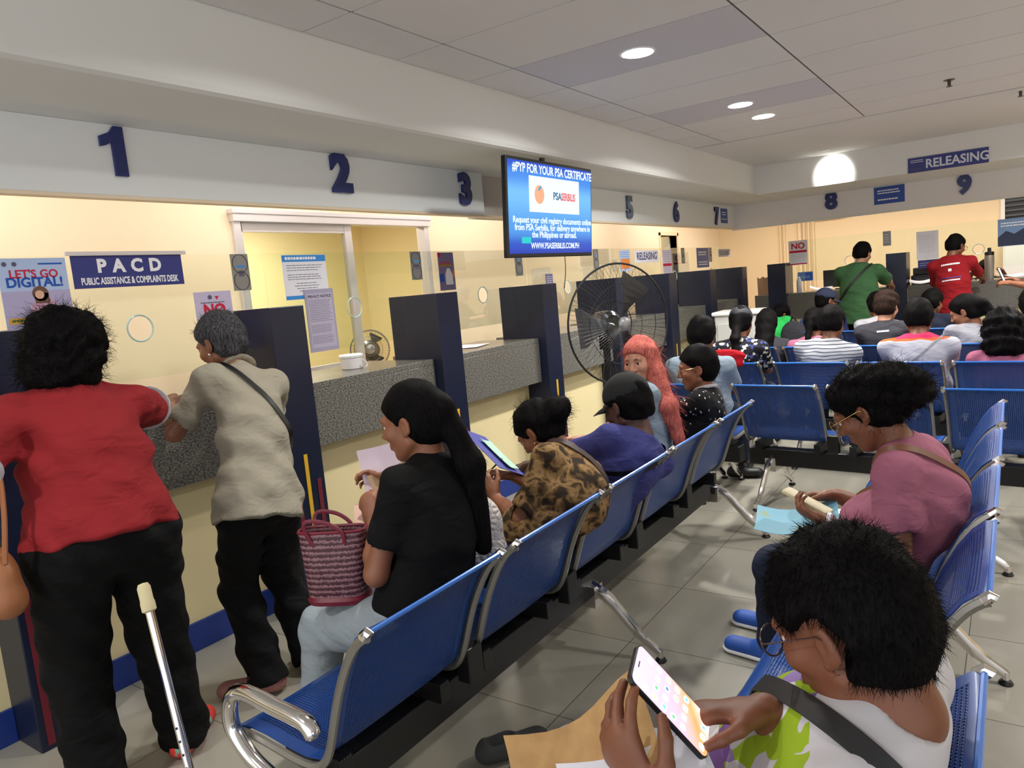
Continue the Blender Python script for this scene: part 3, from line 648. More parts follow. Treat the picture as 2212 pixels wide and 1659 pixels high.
def person(label, hip, head, face, H=1.6, skin='tan', sw=0.185, g=1.0, pose='sit', hp=(10, 0, 0), bulge=0.05, handL=None, handR=None, elbL=None, elbR=None, footL=None, footR=None,
           shirt=None, pants=None, hair=None, h=0.009, shoe=None, belly=0.0, bust=0.0, sleeve=0.78, hem=-0.10, glasses=None, face_detail=False, earring=None, hands=None, straps=(), collar=None, legs=True,
           wide=0.0, folds=0.003, cuff=None, group=None, seed=1, limb=1.0, shz=0.068, cap=None, hemtilt=0.0, hemflare=1.0, headscale=1.0, turn=0.0, extra=None, toe=(0, 0), shs=1.0, neckw=1.0, nu=0.0, sole=None):
    """hip/head in metres in the room; face = heading in degrees (0 looks to the back wall, 90 to the left wall)"""
    s = H/1.62; a = math.radians(face); fw = V3(-math.sin(a), math.cos(a), 0); rt = V3(math.cos(a), math.sin(a), 0); up = V3(0, 0, 1)
    P = np.array(hip, float); HC = np.array(head, float)
    if pose == 'sit' and P[2] < 0.55: P = P+fw*(0.03+0.06*max(g-1, 0))+V3(0, 0, 0.045)
    org = np.array((P[0], P[1], 0.0))
    root = empty('person', (org[0], org[1], 0), 0, label, 'person', group); root['pose'] = pose
    pit, yaw, rol = [math.radians(v) for v in hp]
    hf = rotv(fw, up, yaw); hr = rotv(rt, up, yaw); hf = rotv(hf, hr, -pit); hu = np.cross(hr, hf); hr = rotv(hr, hf, rol); hu = rotv(hu, hf, rol)
    Nk = HC-hu*0.135*s*headscale-hf*0.022*s                                                    # base of the neck (C7)
    mid = P+(Nk-P)*0.52-fw*bulge; sd = nrm(mid-P); cd_ = nrm(Nk-mid)
    tr = rotv(rt, up, math.radians(turn))
    _, cf, _ = basis(np.cross(cd_, tr)*-1 if False else rotv(fw, up, math.radians(turn)), cd_); cr_ = nrm(np.cross(cf, cd_)); cu = cd_
    _, pf, _ = basis(fw, sd); pr_ = nrm(np.cross(pf, sd)); pu = sd
    SB = Nk-cu*shz*s-cf*0.005; shL = SB-cr_*sw*s; shR = SB+cr_*sw*s
    hipL = P-rt*0.088*s*max(1, g*0.95); hipR = P+rt*0.088*s*max(1, g*0.95)
    loc = lambda v: P*V3(1, 1, 0)+rt*v[0]+fw*v[1]+up*v[2]
    sit = pose == 'sit'
    if handL is None: handL = loc((-0.10, 0.33, P[2]+0.14))
    if handR is None: handR = loc((0.10, 0.33, P[2]+0.14))
    ua, fa = 0.275*s, 0.240*s
    eL, wL = ik(shL, handL, ua, fa, -rt*0.28-up*0.9-fw*0.35 if elbL is None else elbL); eR, wR = ik(shR, handR, ua, fa, rt*0.28-up*0.9-fw*0.35 if elbR is None else elbR)
    if footL is None: footL = loc((-0.12, 0.46, 0)) if sit else loc((-0.10, 0.02, 0))
    if footR is None: footR = loc((0.12, 0.46, 0)) if sit else loc((0.10, 0.02, 0))
    footL = np.array(footL, float); footR = np.array(footR, float); tl, sl_ = 0.415*s, 0.395*s
    if not sit: tl = sl_ = max(0.40*s, (P[2]-0.07)/2*1.004)
    kL, aL = ik(hipL, footL*V3(1, 1, 0)+up*0.075, tl, sl_, (up+fw*0.6) if sit else fw); kR, aR = ik(hipR, footR*V3(1, 1, 0)+up*0.075, tl, sl_, (up+fw*0.6) if sit else fw)
    def torso(F, t, hemclip=None, k=0.045):
        c0 = () if hemclip is None else (hemclip,)
        F.ell(P+pu*0.03, ((0.160*g+t)*s, (0.112*g+t)*s, 0.125*s), np.stack([pr_, pf, pu]), k, clip=c0)
        F.cone(P+pu*(0.05+0.16*max(g-1, 0)), mid, (0.132*g+t)*s, (0.130*g+t)*s, k, pf, 0.78, clip=c0)
        F.cone(mid, Nk-cu*0.12*s, (0.132*g+t)*s, (0.128*g**0.5+t)*s, k, cf, 0.76)
        F.cone(SB-cu*0.045*s-cr_*(sw-0.085)*s, SB-cu*0.045*s+cr_*(sw-0.085)*s, (0.066+t)*s, (0.066+t)*s, k)
        F.cone(shL+cr_*0.012*s, Nk-cu*0.015*s, (0.040+t)*s, (0.034+t)*s, 0.035); F.cone(shR-cr_*0.012*s, Nk-cu*0.015*s, (0.040+t)*s, (0.034+t)*s, 0.035)
        if belly: F.ell(P+pu*0.10+pf*0.06*g, ((0.12*g+t)*s, (0.07+belly+t)*s, 0.11*s), np.stack([pr_, pf, pu]), 0.05, clip=c0)
        if bust:
            for q in (-1, 1): F.ell(Nk-cu*0.20*s+cf*(0.075*g**0.5)*s+cr_*q*0.068*s, ((0.055+t)*s, (0.045+bust+t)*s, 0.060*s), np.stack([cr_, cf, cu]), 0.035)
    lm = limb
    def arm(F, sh, e, w, t, k=0.03):
        F.cone(sh-cu*0.006, e, (0.041*lm+t)*s, (0.037*lm+t)*s, k); F.cone(e, e+(w-e)*0.35, (0.037*lm+t)*s, (0.037*lm+t)*s, 0.02); F.cone(e+(w-e)*0.35, w, (0.037*lm+t)*s, (0.024*lm**0.5+t)*s, 0.02)
    def leg(F, hj, kn, an, t, wd=0.0, k=0.035, c=()):
        F.cone(hj, kn, (0.088*lm+t)*s, (0.058*lm+t+wd*0.3)*s, k, clip=c); F.cone(kn, an, (0.054*lm+t+wd*0.3)*s, (0.034+t+wd)*s, k, clip=c)
    # body: one continuous surface
    F = Field(h)
    head_shape(F, HC, hr, hf, hu, s*headscale, 0)
    F.cone(HC-hu*0.055*s-hf*0.022*s, Nk+cf*0.005, 0.050*s, 0.050*s, 0.016)
    torso(F, -0.012)
    for sh, e, w in ((shL, eL, wL), (shR, eR, wR)): arm(F, sh, e, w, 0)
    if legs:
        for hj, kn, an, ft in ((hipL, kL, aL, footL), (hipR, kR, aR, footR)):
            leg(F, hj, kn, an, -0.020); F.cone(an, an-up*0.03+fw*0.0, 0.034*s, 0.034*s, 0.02); F.cone(an-up*0.035-fw*0.02, an-up*0.045+fw*0.13*s, 0.030*s, 0.026*s, 0.02, up, 0.7)
    hd = hands or {}
    for key, e, w, sgn in (('L', eL, wL, -1), ('R', eR, wR, 1)):
        o = hd.get(key, {}); dd = np.array(o.get('d', nrm(w-e)*0.8+fw*0.2-up*0.1), float); nn = np.array(o.get('n', -up*0.8+(-rt*sgn)*0.4), float)
        hand(F, w, dd, nn, o.get('side', _thumb(dd, nn, sgn)), s*o.get('s', 1.0), o.get('curl', 0.45), o.get('spread', 0.05), o.get('thumb', 0.7))
    body = F.mesh('body', SKIN[skin], root, org, floor=0.002, relax=1)
    if face_detail: face_parts(HC, hr, hf, hu, s*headscale, root, org, glasses, earring=earring, sk=skin)
    # shirt
    rs = np.random.default_rng(seed); ph = rs.uniform(0, 6, 6)
    def fold(X, Y, Z):
        return folds*(np.sin(X*31+Z*17+ph[0]+2*np.sin(Y*13+ph[1]))*np.sin(Z*43+Y*11+ph[2]+2*np.sin(X*9+Z*5+ph[3]))+0.6*np.sin(Y*52+Z*34+ph[4]+2*np.sin(X*19)))
    SF = None
    if shirt:
        hp_ = P+pu*hem*s; hn = nrm(-pu+pf*hemtilt); SF = Field(max(h, 0.006)); torso(SF, 0.010, (hp_, hn))
        SF.cone(P+pu*0.07, hp_-pu*0.03, (0.146*g+0.016)*s, (0.156*g+0.020)*s*hemflare, 0.04, pf, 0.82, clip=((hp_, hn),))
        for sh, e, w in ((shL, eL, wL), (shR, eR, wR)):
            if sleeve <= 1.0:
                u = nrm(e-sh); q = sh+(e-sh)*sleeve; SF.cone(sh-cr_*np.sign((sh-SB)@cr_)*0.012-cu*0.010, q+u*0.03, (0.051*lm+0.006)*s, (0.054*lm+0.008)*s, 0.04, clip=((q, u),)); SF.cone(q-u*0.020, q+u*0.06, (0.044*lm+0.002)*s, (0.046*lm+0.004)*s, 0.003, sub=True)
            else:
                q = e+(w-e)*(sleeve-1); u = nrm(w-e); SF.cone(sh-cu*0.008, e, (0.053*lm)*s, (0.048*lm)*s, 0.05); SF.cone(e, q, 0.050*lm*s, 0.038*lm*s, 0.02, clip=((q, u),))
        SF.cone(Nk+cu*(0.012+nu)+cf*0.012, Nk+cu*0.08+cf*0.03, 0.054*s*neckw, 0.068*s*neckw, 0.008, sub=True)
        SF.cone(hp_-pu*0.10, hp_+pu*0.02, (0.150*g)*s*hemflare, (0.135*g)*s, 0.004, pf, 0.80, sub=True)
        SF.mesh('shirt', shirt, root, org, disp=fold, relax=1)
        if collar:
            m = MB(); ctr = Nk+cu*0.012+cf*0.004; m.tube([Vector(ctr+cr_*math.cos(q)*0.064*s+cf*(math.sin(q)*0.062*s+0.004)-cu*0.022*math.sin(q)*s-org) for q in [2*math.pi*i/24 for i in range(24)]], collar[1], 8, close=True, up=tuple(cu), flat=collar[2] if len(collar) > 2 else 1.0)
            m.build('collar', collar[0], root, smooth=True)
        if cuff:
            for sh, e in ((shL, eL), (shR, eR)):
                q = sh+(e-sh)*(sleeve-0.03); u = nrm(e-sh); m = MB(); m.lathe([((0.058*lm+0.008)*s, 0), ((0.058*lm+0.0095)*s, 0.004), ((0.058*lm+0.0095)*s, 0.020), ((0.058*lm+0.008)*s, 0.024)], Vector(q-org), u, 22); m.build('sleeve_trim', cuff, root, smooth=True)
    if pants and legs:
        PF = Field(max(h, 0.007)); PF.ell(P+pu*0.02, ((0.160*g+0.008)*s, (0.112*g+0.014)*s, 0.135*s), np.stack([pr_, pf, pu]), 0.04)
        for hj, kn, an in ((hipL, kL, aL), (hipR, kR, aR)):
            u = nrm(an-kn); q = an-u*0.01 if not wide else an+u*0.03; leg(PF, hj, kn, an+u*0.05, 0.010, wide, c=((q, u),)); PF.cone(q-u*0.03, q+u*0.05, (0.030+wide)*s, (0.032+wide)*s, 0.003, sub=True)
        PF.mesh('trousers', pants, root, org, disp=fold, floor=0.004, relax=1)
    if shoe and legs:
        for an, ft in ((aL, toe[0]), (aR, toe[1])):
            f2 = rotv(fw, up, math.radians(ft)); SFH = Field(0.006); b0 = an*V3(1, 1, 0)
            SFH.cone(b0-f2*0.034*s*shs+up*0.038, b0+f2*0.150*s*shs+up*0.030, 0.042*s*shs, 0.042*s*shs, 0.03, up, 0.8); SFH.cone(b0-f2*0.028*s+up*0.050, b0+f2*0.03*s+up*0.052, 0.038*s, 0.036*s, 0.02)
            SFH.cone(an+up*0.01, an+up*0.09, 0.036*s, 0.042*s, 0.006, sub=True); so_ = SFH.mesh('shoe', shoe, root, org, floor=0.003)
            if sole:
                SL = Field(0.006); SL.cone(b0-f2*0.036*s*shs+up*0.016, b0+f2*0.154*s*shs+up*0.014, 0.046*s*shs, 0.046*s*shs, 0.02, up, 0.36); q_ = SL.mesh('sole', sole, so_, org, floor=0.001)
    for st in straps: strap(SF or F, st, root, org, Nk, P, shL, shR, cr_, cf, pu, cu, s)
    if hair:
        HF = Field(hair.get('h', max(0.006, h*0.8))); hair_shape(HF, HC, hr, hf, hu, s*headscale, hair)
        amp = hair.get('amp', 0.003); fr = hair.get('freq', 60.0)
        def hn_(X, Y, Z): return amp*(np.sin(X*fr+ph[0]+3*np.sin(Z*fr*0.31))*np.sin(Y*fr*1.1+ph[1]+3*np.sin(X*fr*0.27))+0.7*np.sin(Z*fr*1.2+ph[2]+3*np.sin(Y*fr*0.33)))
        ex = None
        if hair.get('n', 0):
            def ex(vs, fs):
                HF.vs, HF.fs = vs, fs; Nn = HF.normals(); L = vs-HC; sel = np.ones(len(vs), bool)
                if hair.get('top'): sel = (L@hu > -0.02)
                return strands(vs, Nn, hair['n'], hair.get('len', 0.03), hair.get('w', 0.0009), -hu*hair.get('dn', 0.6)+(-hf)*hair.get('bk', 0.3), hair.get('spread', 0.35), seed, sel, hair.get('wave', 0.1), hair.get('lift', 0.3))
        HF.mesh('hair', hair.get('m', H_BLACK), root, org, disp=hn_, relax=hair.get('relax', 1), extra=ex)
    if cap:
        CF = Field(0.006); PP = lambda x, y, z: HC+(hr*x+hf*y+hu*z)*s*headscale; B = np.stack([hr, hf, hu]); bk = cap.get('back', False); q = -1 if bk else 1
        CF.ell(PP(0, -0.016, 0.040), (0.093*s, 0.114*s, 0.100*s), B, 0.01, clip=((PP(0, 0.0, 0.030), -hu+hf*0.10),)); CF.ell(PP(0, -0.016, 0.030), (0.087*s, 0.107*s, 0.075*s), B, 0.004, sub=True)
        CF.mesh('cap', cap['m'], root, org, relax=1)
        if cap.get('brim', True):
            m = MB(); n = 14; pts = []; top = []; vs = []; fs = []
            for i in range(n+1):
                an = math.pi*(0.12+0.76*i/n); x = math.cos(an)
                for rr, dz in ((0.092, 0.034), (0.135, 0.028), (0.175, 0.018)):
                    vs.append(PP(x*0.088, q*((rr-0.092)*math.sin(an)+0.104*math.sin(an)-0.016*q), dz-0.012*abs(x))-org)
            k0 = len(vs); vs += [v-hu*0.003 for v in vs]
            for i in range(n):
                for j in range(2):
                    a_, b_, c_, d_ = i*3+j, i*3+j+1, (i+1)*3+j+1, (i+1)*3+j; fs += [(a_, b_, c_, d_), (a_+k0, d_+k0, c_+k0, b_+k0)]
                fs += [(i*3+2, i*3+2+k0, (i+1)*3+2+k0, (i+1)*3+2), (i*3, (i+1)*3, (i+1)*3+k0, i*3+k0)]
            m.add([Vector(v) for v in vs], fs); m.build('cap_brim', cap.get('bm', cap['m']), root, smooth=True)
    info = dict(root=root, org=org, P=P, HC=HC, hr=hr, hf=hf, hu=hu, Nk=Nk, wL=wL, wR=wR, eL=eL, eR=eR, shL=shL, shR=shR, SF=SF, F=F, fw=fw, rt=rt, s=s, kL=kL, kR=kR, cf=cf, cr=cr_, cu=cu, pf=pf, pu=pu, SB=SB, mid=mid)
    for D_ in (F, SF):
        if D_ is not None and not extra: D_.F = None
    return info
def _thumb(d, n, sgn):
    """thumb of the left hand points to the body's right when the palm faces down, and the other way round"""
    return 1 if sgn > 0 else -1
def back_print(inf, rows, name='printed_line', front=False):
    """rows of print on the back of a shirt: (distance below the neck, half width, height, material, words)"""
    SF, org = inf['SF'], inf['org']; rs = random.Random(5)
    for dz, hw, ht, m_, nw in rows:
        m = MB(); x = -hw
        while x < hw-0.004:
            wd = rs.uniform(0.35, 0.75)*2*hw/nw; q = []
            for a_, b_ in ((0, 0), (wd, 0), (wd, 1), (0, 1)):
                o = inf['Nk']-inf['cu']*(dz-b_*ht)+inf['cr']*(x+a_)-inf['cf']*0.35; r = 0.0
                while r < 0.45 and SF.sample(o+inf['cf']*r) > 0.001: r += 0.003
                q.append(o+inf['cf']*(r-0.006)-org)
            m.add([Vector(v) for v in q]+[Vector(v)+Vector(inf['cf'])*0.0035 for v in q], [(0, 1, 2, 3), (7, 6, 5, 4), (0, 4, 5, 1), (1, 5, 6, 2), (2, 6, 7, 3), (3, 7, 4, 0)]); x += wd+0.12*2*hw/nw
        m.build(name, m_, inf['root'])
def strap(F, st, root, org, Nk, P, shL, shR, cr_, cf, pu, cu, s):
    """band hugging the clothes: plane through a shoulder and the other hip"""
    m_, frm, width = st['m'], st.get('from', 'R'), st.get('w', 0.022); off = st.get('off', 0.10)
    sh = (Nk+(shL-Nk)*0.62 if frm == 'L' else Nk+(shR-Nk)*0.62)+cu*0.03
    other = P+(cr_ if frm == 'L' else -cr_)*0.17*s+pu*(0.06+st.get('dz', 0)); ctr = (sh+other)/2; ax = nrm(other-sh); e2 = cf; pn = nrm(np.cross(ax, e2)); e2 = nrm(np.cross(pn, ax)); pts = []
    for i in range(56):
        q = 2*math.pi*i/56; d = ax*math.cos(q)+e2*math.sin(q); r = 0.02; last = 0.12
        while r < 0.5:
            if F.sample(ctr+d*r) > 0.0015: break
            r += 0.004
        pts.append(ctr+d*(r+0.004))
    P2 = [sum((pts[(i+k) % 56] for k in (-1, 0, 1)))/3 for i in range(56)]
    vs = []; fs = []; n = 56
    for p in P2:
        o = nrm(p-ctr); o = nrm(o-pn*(o@pn))
        for a_, b_ in ((-1, 0), (1, 0), (1, 1), (-1, 1)): vs.append(Vector(p+pn*a_*width/2+o*(0.0025*b_+0.0005)-org))
    rng = range(n)
    if st.get('arc'):                                                                          # only part of the loop
        a0, a1 = st['arc']; rng = range(int(a0*n), int(a1*n))
    for i in rng:
        j = (i+1) % n
        for k in range(4): fs.append((i*4+k, i*4+(k+1) % 4, j*4+(k+1) % 4, j*4+k))
    MB().add(vs, fs).build(st.get('name', 'bag_strap'), m_, root, smooth=True)
# ------------------------------------------------------------------ waiting benches
PROF = [(0.385, 0.388), (0.380, 0.408), (0.365, 0.420), (0.33, 0.426), (0.26, 0.424), (0.18, 0.414), (0.10, 0.408), (0.045, 0.418), (0.012, 0.446), (-0.006, 0.490), (-0.030, 0.560), (-0.060, 0.640), (-0.100, 0.720), (-0.135, 0.770), (-0.165, 0.795), (-0.180, 0.800)]
def shell_obj(parent, x0, w=0.51):
    """one pressed seat-and-back shell, local x from x0"""
    n = len(PROF); P = [Vector((0, a, b)) for a, b in PROF]; acc = [0.0]
    for i in range(1, n): acc.append(acc[-1]+(P[i]-P[i-1]).length)
    th = 0.0016; vs = []; fs = []; uvs = []
    def nr(i):
        t = (P[min(i+1, n-1)]-P[max(i-1, 0)]).normalized(); return Vector((0, t.z, -t.y))
    nx = 7
    for side_ in (0, 1):
        for i in range(n):
            for k in range(nx):
                x = x0+w*k/(nx-1); e = abs(k/(nx-1)-0.5)*2; d = 0.006*(e**4)*(1 if 0 < i < n-1 else 0.3)
                vs.append(Vector((x, P[i].y, P[i].z))+nr(i)*(-th*side_*2-d*-1)); uvs.append((x-x0+0.0001, acc[i]))
    N2 = n*nx
    for i in range(n-1):
        for k in range(nx-1):
            a, b, c, d = i*nx+k, i*nx+k+1, (i+1)*nx+k+1, (i+1)*nx+k; fs += [(a, b, c, d), (a+N2, d+N2, c+N2, b+N2)]
    for i in range(n-1): fs += [(i*nx, (i+1)*nx, (i+1)*nx+N2, i*nx+N2), (i*nx+nx-1, i*nx+nx-1+N2, (i+1)*nx+nx-1+N2, (i+1)*nx+nx-1)]
    for k in range(nx-1): fs += [(k, k+N2, k+1+N2, k+1), ((n-1)*nx+k, (n-1)*nx+k+1, (n-1)*nx+k+1+N2, (n-1)*nx+k+N2)]
    me = bpy.data.meshes.new('seat_shell'); me.from_pydata([tuple(v) for v in vs], [], fs); me.update()
    ul = me.uv_layers.new(name='uv')
    for lp in me.loops: ul.data[lp.index].uv = uvs[lp.vertex_index]
    o = link_mesh('seat_shell', me, M_seat, parent, smooth=True); me.set_sharp_from_angle(angle=math.radians(50))
    for ya, za in ((PROF[-1][0]-0.002, 0.800), (PROF[0][0], 0.390)):
        MB().tube([(x0+0.004, ya, za), (x0+w-0.004, ya, za)], 0.0062, 8).build('rolled_rim', M_seatrim, o, smooth=True)
    return o
def side_frame(parent, x):
    """flat steel bar that carries a shell edge, following the seat and back, with a chrome clip at the top"""
    pts = [(x, a+(0.008 if b > 0.46 else 0)-0.012*(b > 0.46), b-0.010) for a, b in PROF]
    m = MB(); m.tube(pipe_pts(pts[1:], 2), 0.012, 6, up=(1, 0, 0), flat=0.75); o = m.build('side_frame', M_frame, parent, smooth=True)
    MB().tube([(x, PROF[-1][0]+0.012, 0.790), (x, PROF[-1][0]-0.004, 0.803), (x, PROF[-1][0]-0.012, 0.796)], 0.0125, 8).build('chrome_clip', M_chrome, o, smooth=True)
def arm_rest(parent, x):
    m = MB(); c = [(x, 0.00, 0.530), (x, 0.03, 0.552), (x, 0.14, 0.562), (x, 0.24, 0.572), (x, 0.300, 0.555), (x, 0.330, 0.505), (x, 0.325, 0.445), (x, 0.26, 0.385), (x, 0.16, 0.345)]
    m.tube(pipe_pts(c, 6), 0.0215, 14); o = m.build('armrest', M_chrome, parent, smooth=True)
    MB().lathe([(0.0, -0.012), (0.016, -0.008), (0.0215, 0.0), (0.0215, 0.004)], (x, 0.0, 0.528), Vector((0, 0.03, 0.025)), 14).build('end_cap', M_chrome, o, smooth=True)
def bench_leg(parent, x, near=False):
    m = MB()
    for sgn, yf in ((1, 0.44), (-1, -0.20)):
        y0 = 0.13+sgn*0.03; c = [(x, y0, 0.27), (x, y0+(yf-y0)*0.3, 0.225), (x, y0+(yf-y0)*0.7, 0.10), (x, yf, 0.035)]
        m.tube(pipe_pts(c, 5), [0.030]*6+[0.025]*5+[0.020]*4+[0.018], 8, up=(1, 0, 0), flat=0.62)
        m.tube([(x, yf, 0.045), (x, yf, 0.012)], 0.012, 8)
    m.box(x-0.035, x+0.035, 0.06, 0.20, 0.19, 0.28); o = m.build('leg', M_frame if False else M_chrome, parent, smooth=True)
    for yf in (0.44, -0.20): MB().lathe([(0.022, 0), (0.024, 0.004), (0.018, 0.014)], (x, yf, 0.0), (0, 0, 1), 14).build('rubber_foot', M_black, o, smooth=True)
def bench(loc, rotz, n, label, group, arms=(), pitch=0.602, legs=None, w=0.51, skip=()):
    """row of n linked seats; local x runs along the row, sitters face local +y; x=0 is the left edge of the first shell seen from a sitter's back"""
    t = empty('waiting_bench', (loc[0], loc[1], 0), rotz, label, 'bench', group); L = pitch*(n-1)+w
    MB().box(-0.03, L+0.03, 0.085, 0.175, 0.225, 0.335).build('support_beam', M_beamblk, t, bevel=0.004)
    for i in range(n):
        if i in skip: continue
        x0 = i*pitch; shell_obj(t, x0, w); side_frame(t, x0-0.008); side_frame(t, x0+w+0.008)
        for x in (x0+0.06, x0+w-0.06):
            MB().box(x-0.02, x+0.02, 0.02, 0.24, 0.335, 0.398).build('seat_bracket', M_beamblk, t, bevel=0.003)
        MB().box(x0+w+0.012, x0+pitch-0.012, -0.02, 0.03, 0.36, 0.47).build('joint_block', M_beamblk, t, bevel=0.004) if i < n-1 else None
    for x in (legs or [0.12, L/2, L-0.12]): bench_leg(t, x)
    for x in arms: arm_rest(t, x)
    return t
R90 = math.radians(90)
# rotz=+90deg: local x -> +Y (away from the camera), local +y -> -X (towards the counters)
bench((-1.37, 1.075), R90, 5, 'long blue perforated bench facing the counters, nearest the camera, armrest at its free end', None, arms=(-0.045,), legs=(0.02, 1.49, 3.02))
bench((-0.225, 1.76), R90, 4, 'blue perforated bench at the right edge with the woman in the pink shirt', None, arms=())
bench((-0.225, -0.30), R90, 3, 'blue perforated bench under the foreground person with the phone', None, arms=(), legs=(0.3, 0.95, 1.55))
G_R = 'blue benches facing the back counters'
aR = -0.10
def rowb(x0, y, n, label, pitch=0.585, rot=aR, w=0.50): 
    bench((x0+0.0, y+0.18), rot, n, label, G_R, pitch=pitch, w=w)
rowb(-2.07, 4.63, 1, 'single blue seat of the first back-facing row, behind the woman in the dotted black top')
rowb(-1.45, 4.575, 3, 'first back-facing row of blue seats, right behind the pink shirt woman', rot=-0.105, w=0.495)
rowb(-2.10, 5.68, 1, 'single blue seat of the second back-facing row, under the woman with the braid')
rowb(-1.47, 5.63, 4, 'second back-facing row of blue seats, with the striped shirt man', rot=-0.08)
rowb(-2.25, 6.75, 5, 'third back-facing row of blue seats, with the man in the dark grey tee', rot=-0.08)
rowb(-2.02, 8.10, 4, 'farthest back-facing row of blue seats, in front of the man in green', rot=-0.08)

# ------------------------------------------------------------------ television
t = empty('television', (-2.57, 4.385, 2.01), 0, 'flat television on a ceiling bracket showing a blue certificate slide', 'television'); t.rotation_euler = (0, math.radians(4), 0)
W2, H2 = 0.555, 0.312
MB().box(-0.035, 0.0, -W2, W2, -0.295, 0.295+0.03).build('screen_case', M_black, t, bevel=0.006)
def tv_screen():
    m = bpy.data.materials.new('tv_blue_slide'); m.use_nodes = True; N, L, b = nodes_of(m); b.inputs['Base Color'].default_value = (0.01, 0.01, 0.015, 1); b.inputs['Roughness'].default_value = 0.12
    tc = N.new('ShaderNodeTexCoord'); sp = N.new('ShaderNodeSeparateXYZ'); L.new(tc.outputs['Object'], sp.inputs[0])
    v = math_node(N, L, 'MULTIPLY_ADD', sp.outputs[2], 1.7, 0.5); cr = N.new('ShaderNodeValToRGB'); cr.color_ramp.interpolation = 'EASE'
    e = cr.color_ramp.elements; e[0].position = 0.0; e[0].color = rgb(24, 44, 150); e[1].position = 1.0; e[1].color = rgb(30, 78, 196)
    for p, c in ((0.12, rgb(30, 76, 190)), (0.30, rgb(72, 150, 226)), (0.68, rgb(110, 184, 240)), (0.88, rgb(62, 136, 226))):
        q = e.new(p); q.color = c
    L.new(v, cr.inputs[0]); L.new(cr.outputs[0], b.inputs['Emission Color']); b.inputs['Emission Strength'].default_value = 0.62; return m
sc_ = MB().box(0.0, 0.002, -W2+0.016, W2-0.016, -0.270, 0.305).build('screen', tv_screen(), t)
E_w = emat('slide_white', rgb(226, 240, 255), 0.66); E_card = emat('slide_card', rgb(226, 236, 232), 0.66); E_red = emat('slide_red_word', rgb(226, 96, 110), 0.59); E_dk = emat('slide_blue_word', rgb(60, 120, 170), 0.53); E_or = emat('slide_orange', rgb(240, 176, 140), 0.59); E_teal = emat('slide_teal', rgb(40, 204, 206), 0.59); E_sw = emat('slide_swirl', rgb(84, 170, 220), 0.53)
MB().box(0.0022, 0.0028, -0.30, 0.36, -0.005, 0.222).build('slide_card', E_card, sc_)
TX = lambda body, y, z, size, mm, bold=0.001, sx=1.0, nm='slide_text', d=0.0032: text_obj(nm, body, size, mm, sc_, (d, y, z), (0, 1, 0), (0, 0, 1), 0.0002, bold, sx=sx)
TX('#PYP FOR YOUR PSA CERTIFICATE', 0.03, 0.262, 0.076, E_w, 0.002, 0.88); TX('PSA', 0.055, 0.105, 0.068, E_dk, 0.002); TX('SERBILIS', 0.205, 0.105, 0.068, E_red, 0.002, 0.80)
TX('Request your civil registry documents online', 0.02, -0.058, 0.056, E_w, 0.0014, 1.02); TX('from PSA Serbilis, for delivery anywhere in', 0.02, -0.105, 0.056, E_w, 0.0014, 1.02); TX('the Philippines or abroad.', 0.02, -0.150, 0.056, E_w, 0.0014, 1.02)
TX('WWW.PSASERBILIS.COM.PH', 0.03, -0.222, 0.054, E_w, 0.0012, 0.95)
m = MB()
for k in range(3): m.lathe([(0.060-k*0.014, 0), (0.060-k*0.014, 0.0004), (0.054-k*0.014, 0.0004), (0.054-k*0.014, 0)], (0.003+0.0006*k, -0.175, 0.108), (1, 0, 0), 24)
m.build('slide_emblem', E_or, sc_)
MB().prism([(-0.20, 0.13), (-0.17, 0.165), (-0.15, 0.155), (-0.175, 0.135)], 'x', 0.0052, 0.0056).build('slide_emblem', E_sw, sc_)
MB().box(0.0028, 0.0034, -0.40, -0.29, -0.205, -0.165).build('slide_button', E_teal, sc_)
br = MB(); br.box(-0.09, -0.05, -0.10, 0.10, -0.10, 0.14).box(-0.09, -0.07, -0.02, 0.02, 0.1, 0.361); br.build('ceiling_bracket', M_black, t)
MB().tube(pipe_pts([(-0.03, 0.20, -0.29), (-0.035, 0.215, -0.40), (-0.05, 0.22, -0.52)], 5), 0.003, 6).build('power_cable', M_black, t)

# ------------------------------------------------------------------ ceiling lamps, sprinklers, camera
E_lamp = emat('lamp_diffuser', (0.93, 0.97, 1.0, 1), 14.0)
for (x, y), lb in zip(LAMPS, ['round recessed ceiling lamp nearest the camera, in a greyer board', 'round recessed ceiling lamp in the second greyer board', 'small round recessed ceiling lamp beyond the second one']):
    t = empty('ceiling_lamp', (x, y, CEIL), 0, lb, 'ceiling lamp', 'round recessed lamps')
    MB().lathe([(0.088, -0.006), (0.100, -0.004), (0.100, 0.0), (0.085, 0.0)], (0, 0, 0), (0, 0, 1), 28).build('lamp_ring', M_white, t, smooth=True)
    MB().disc((0, 0, -0.007), (0, 0, 1), 0.084, 0.003, 28).build('lamp_diffuser', E_lamp, t)
t = empty('wall_washer_lamp', (-1.69, 8.78, CEIL), 0, 'small recessed spot lamp that lights the beam above counter 8', 'ceiling lamp')
MB().lathe([(0.03, -0.012), (0.045, -0.010), (0.05, -0.006), (0.05, 0.0)], (0, 0, 0), (0, 0, 1), 20).build('lamp_ring', M_white, t, smooth=True)
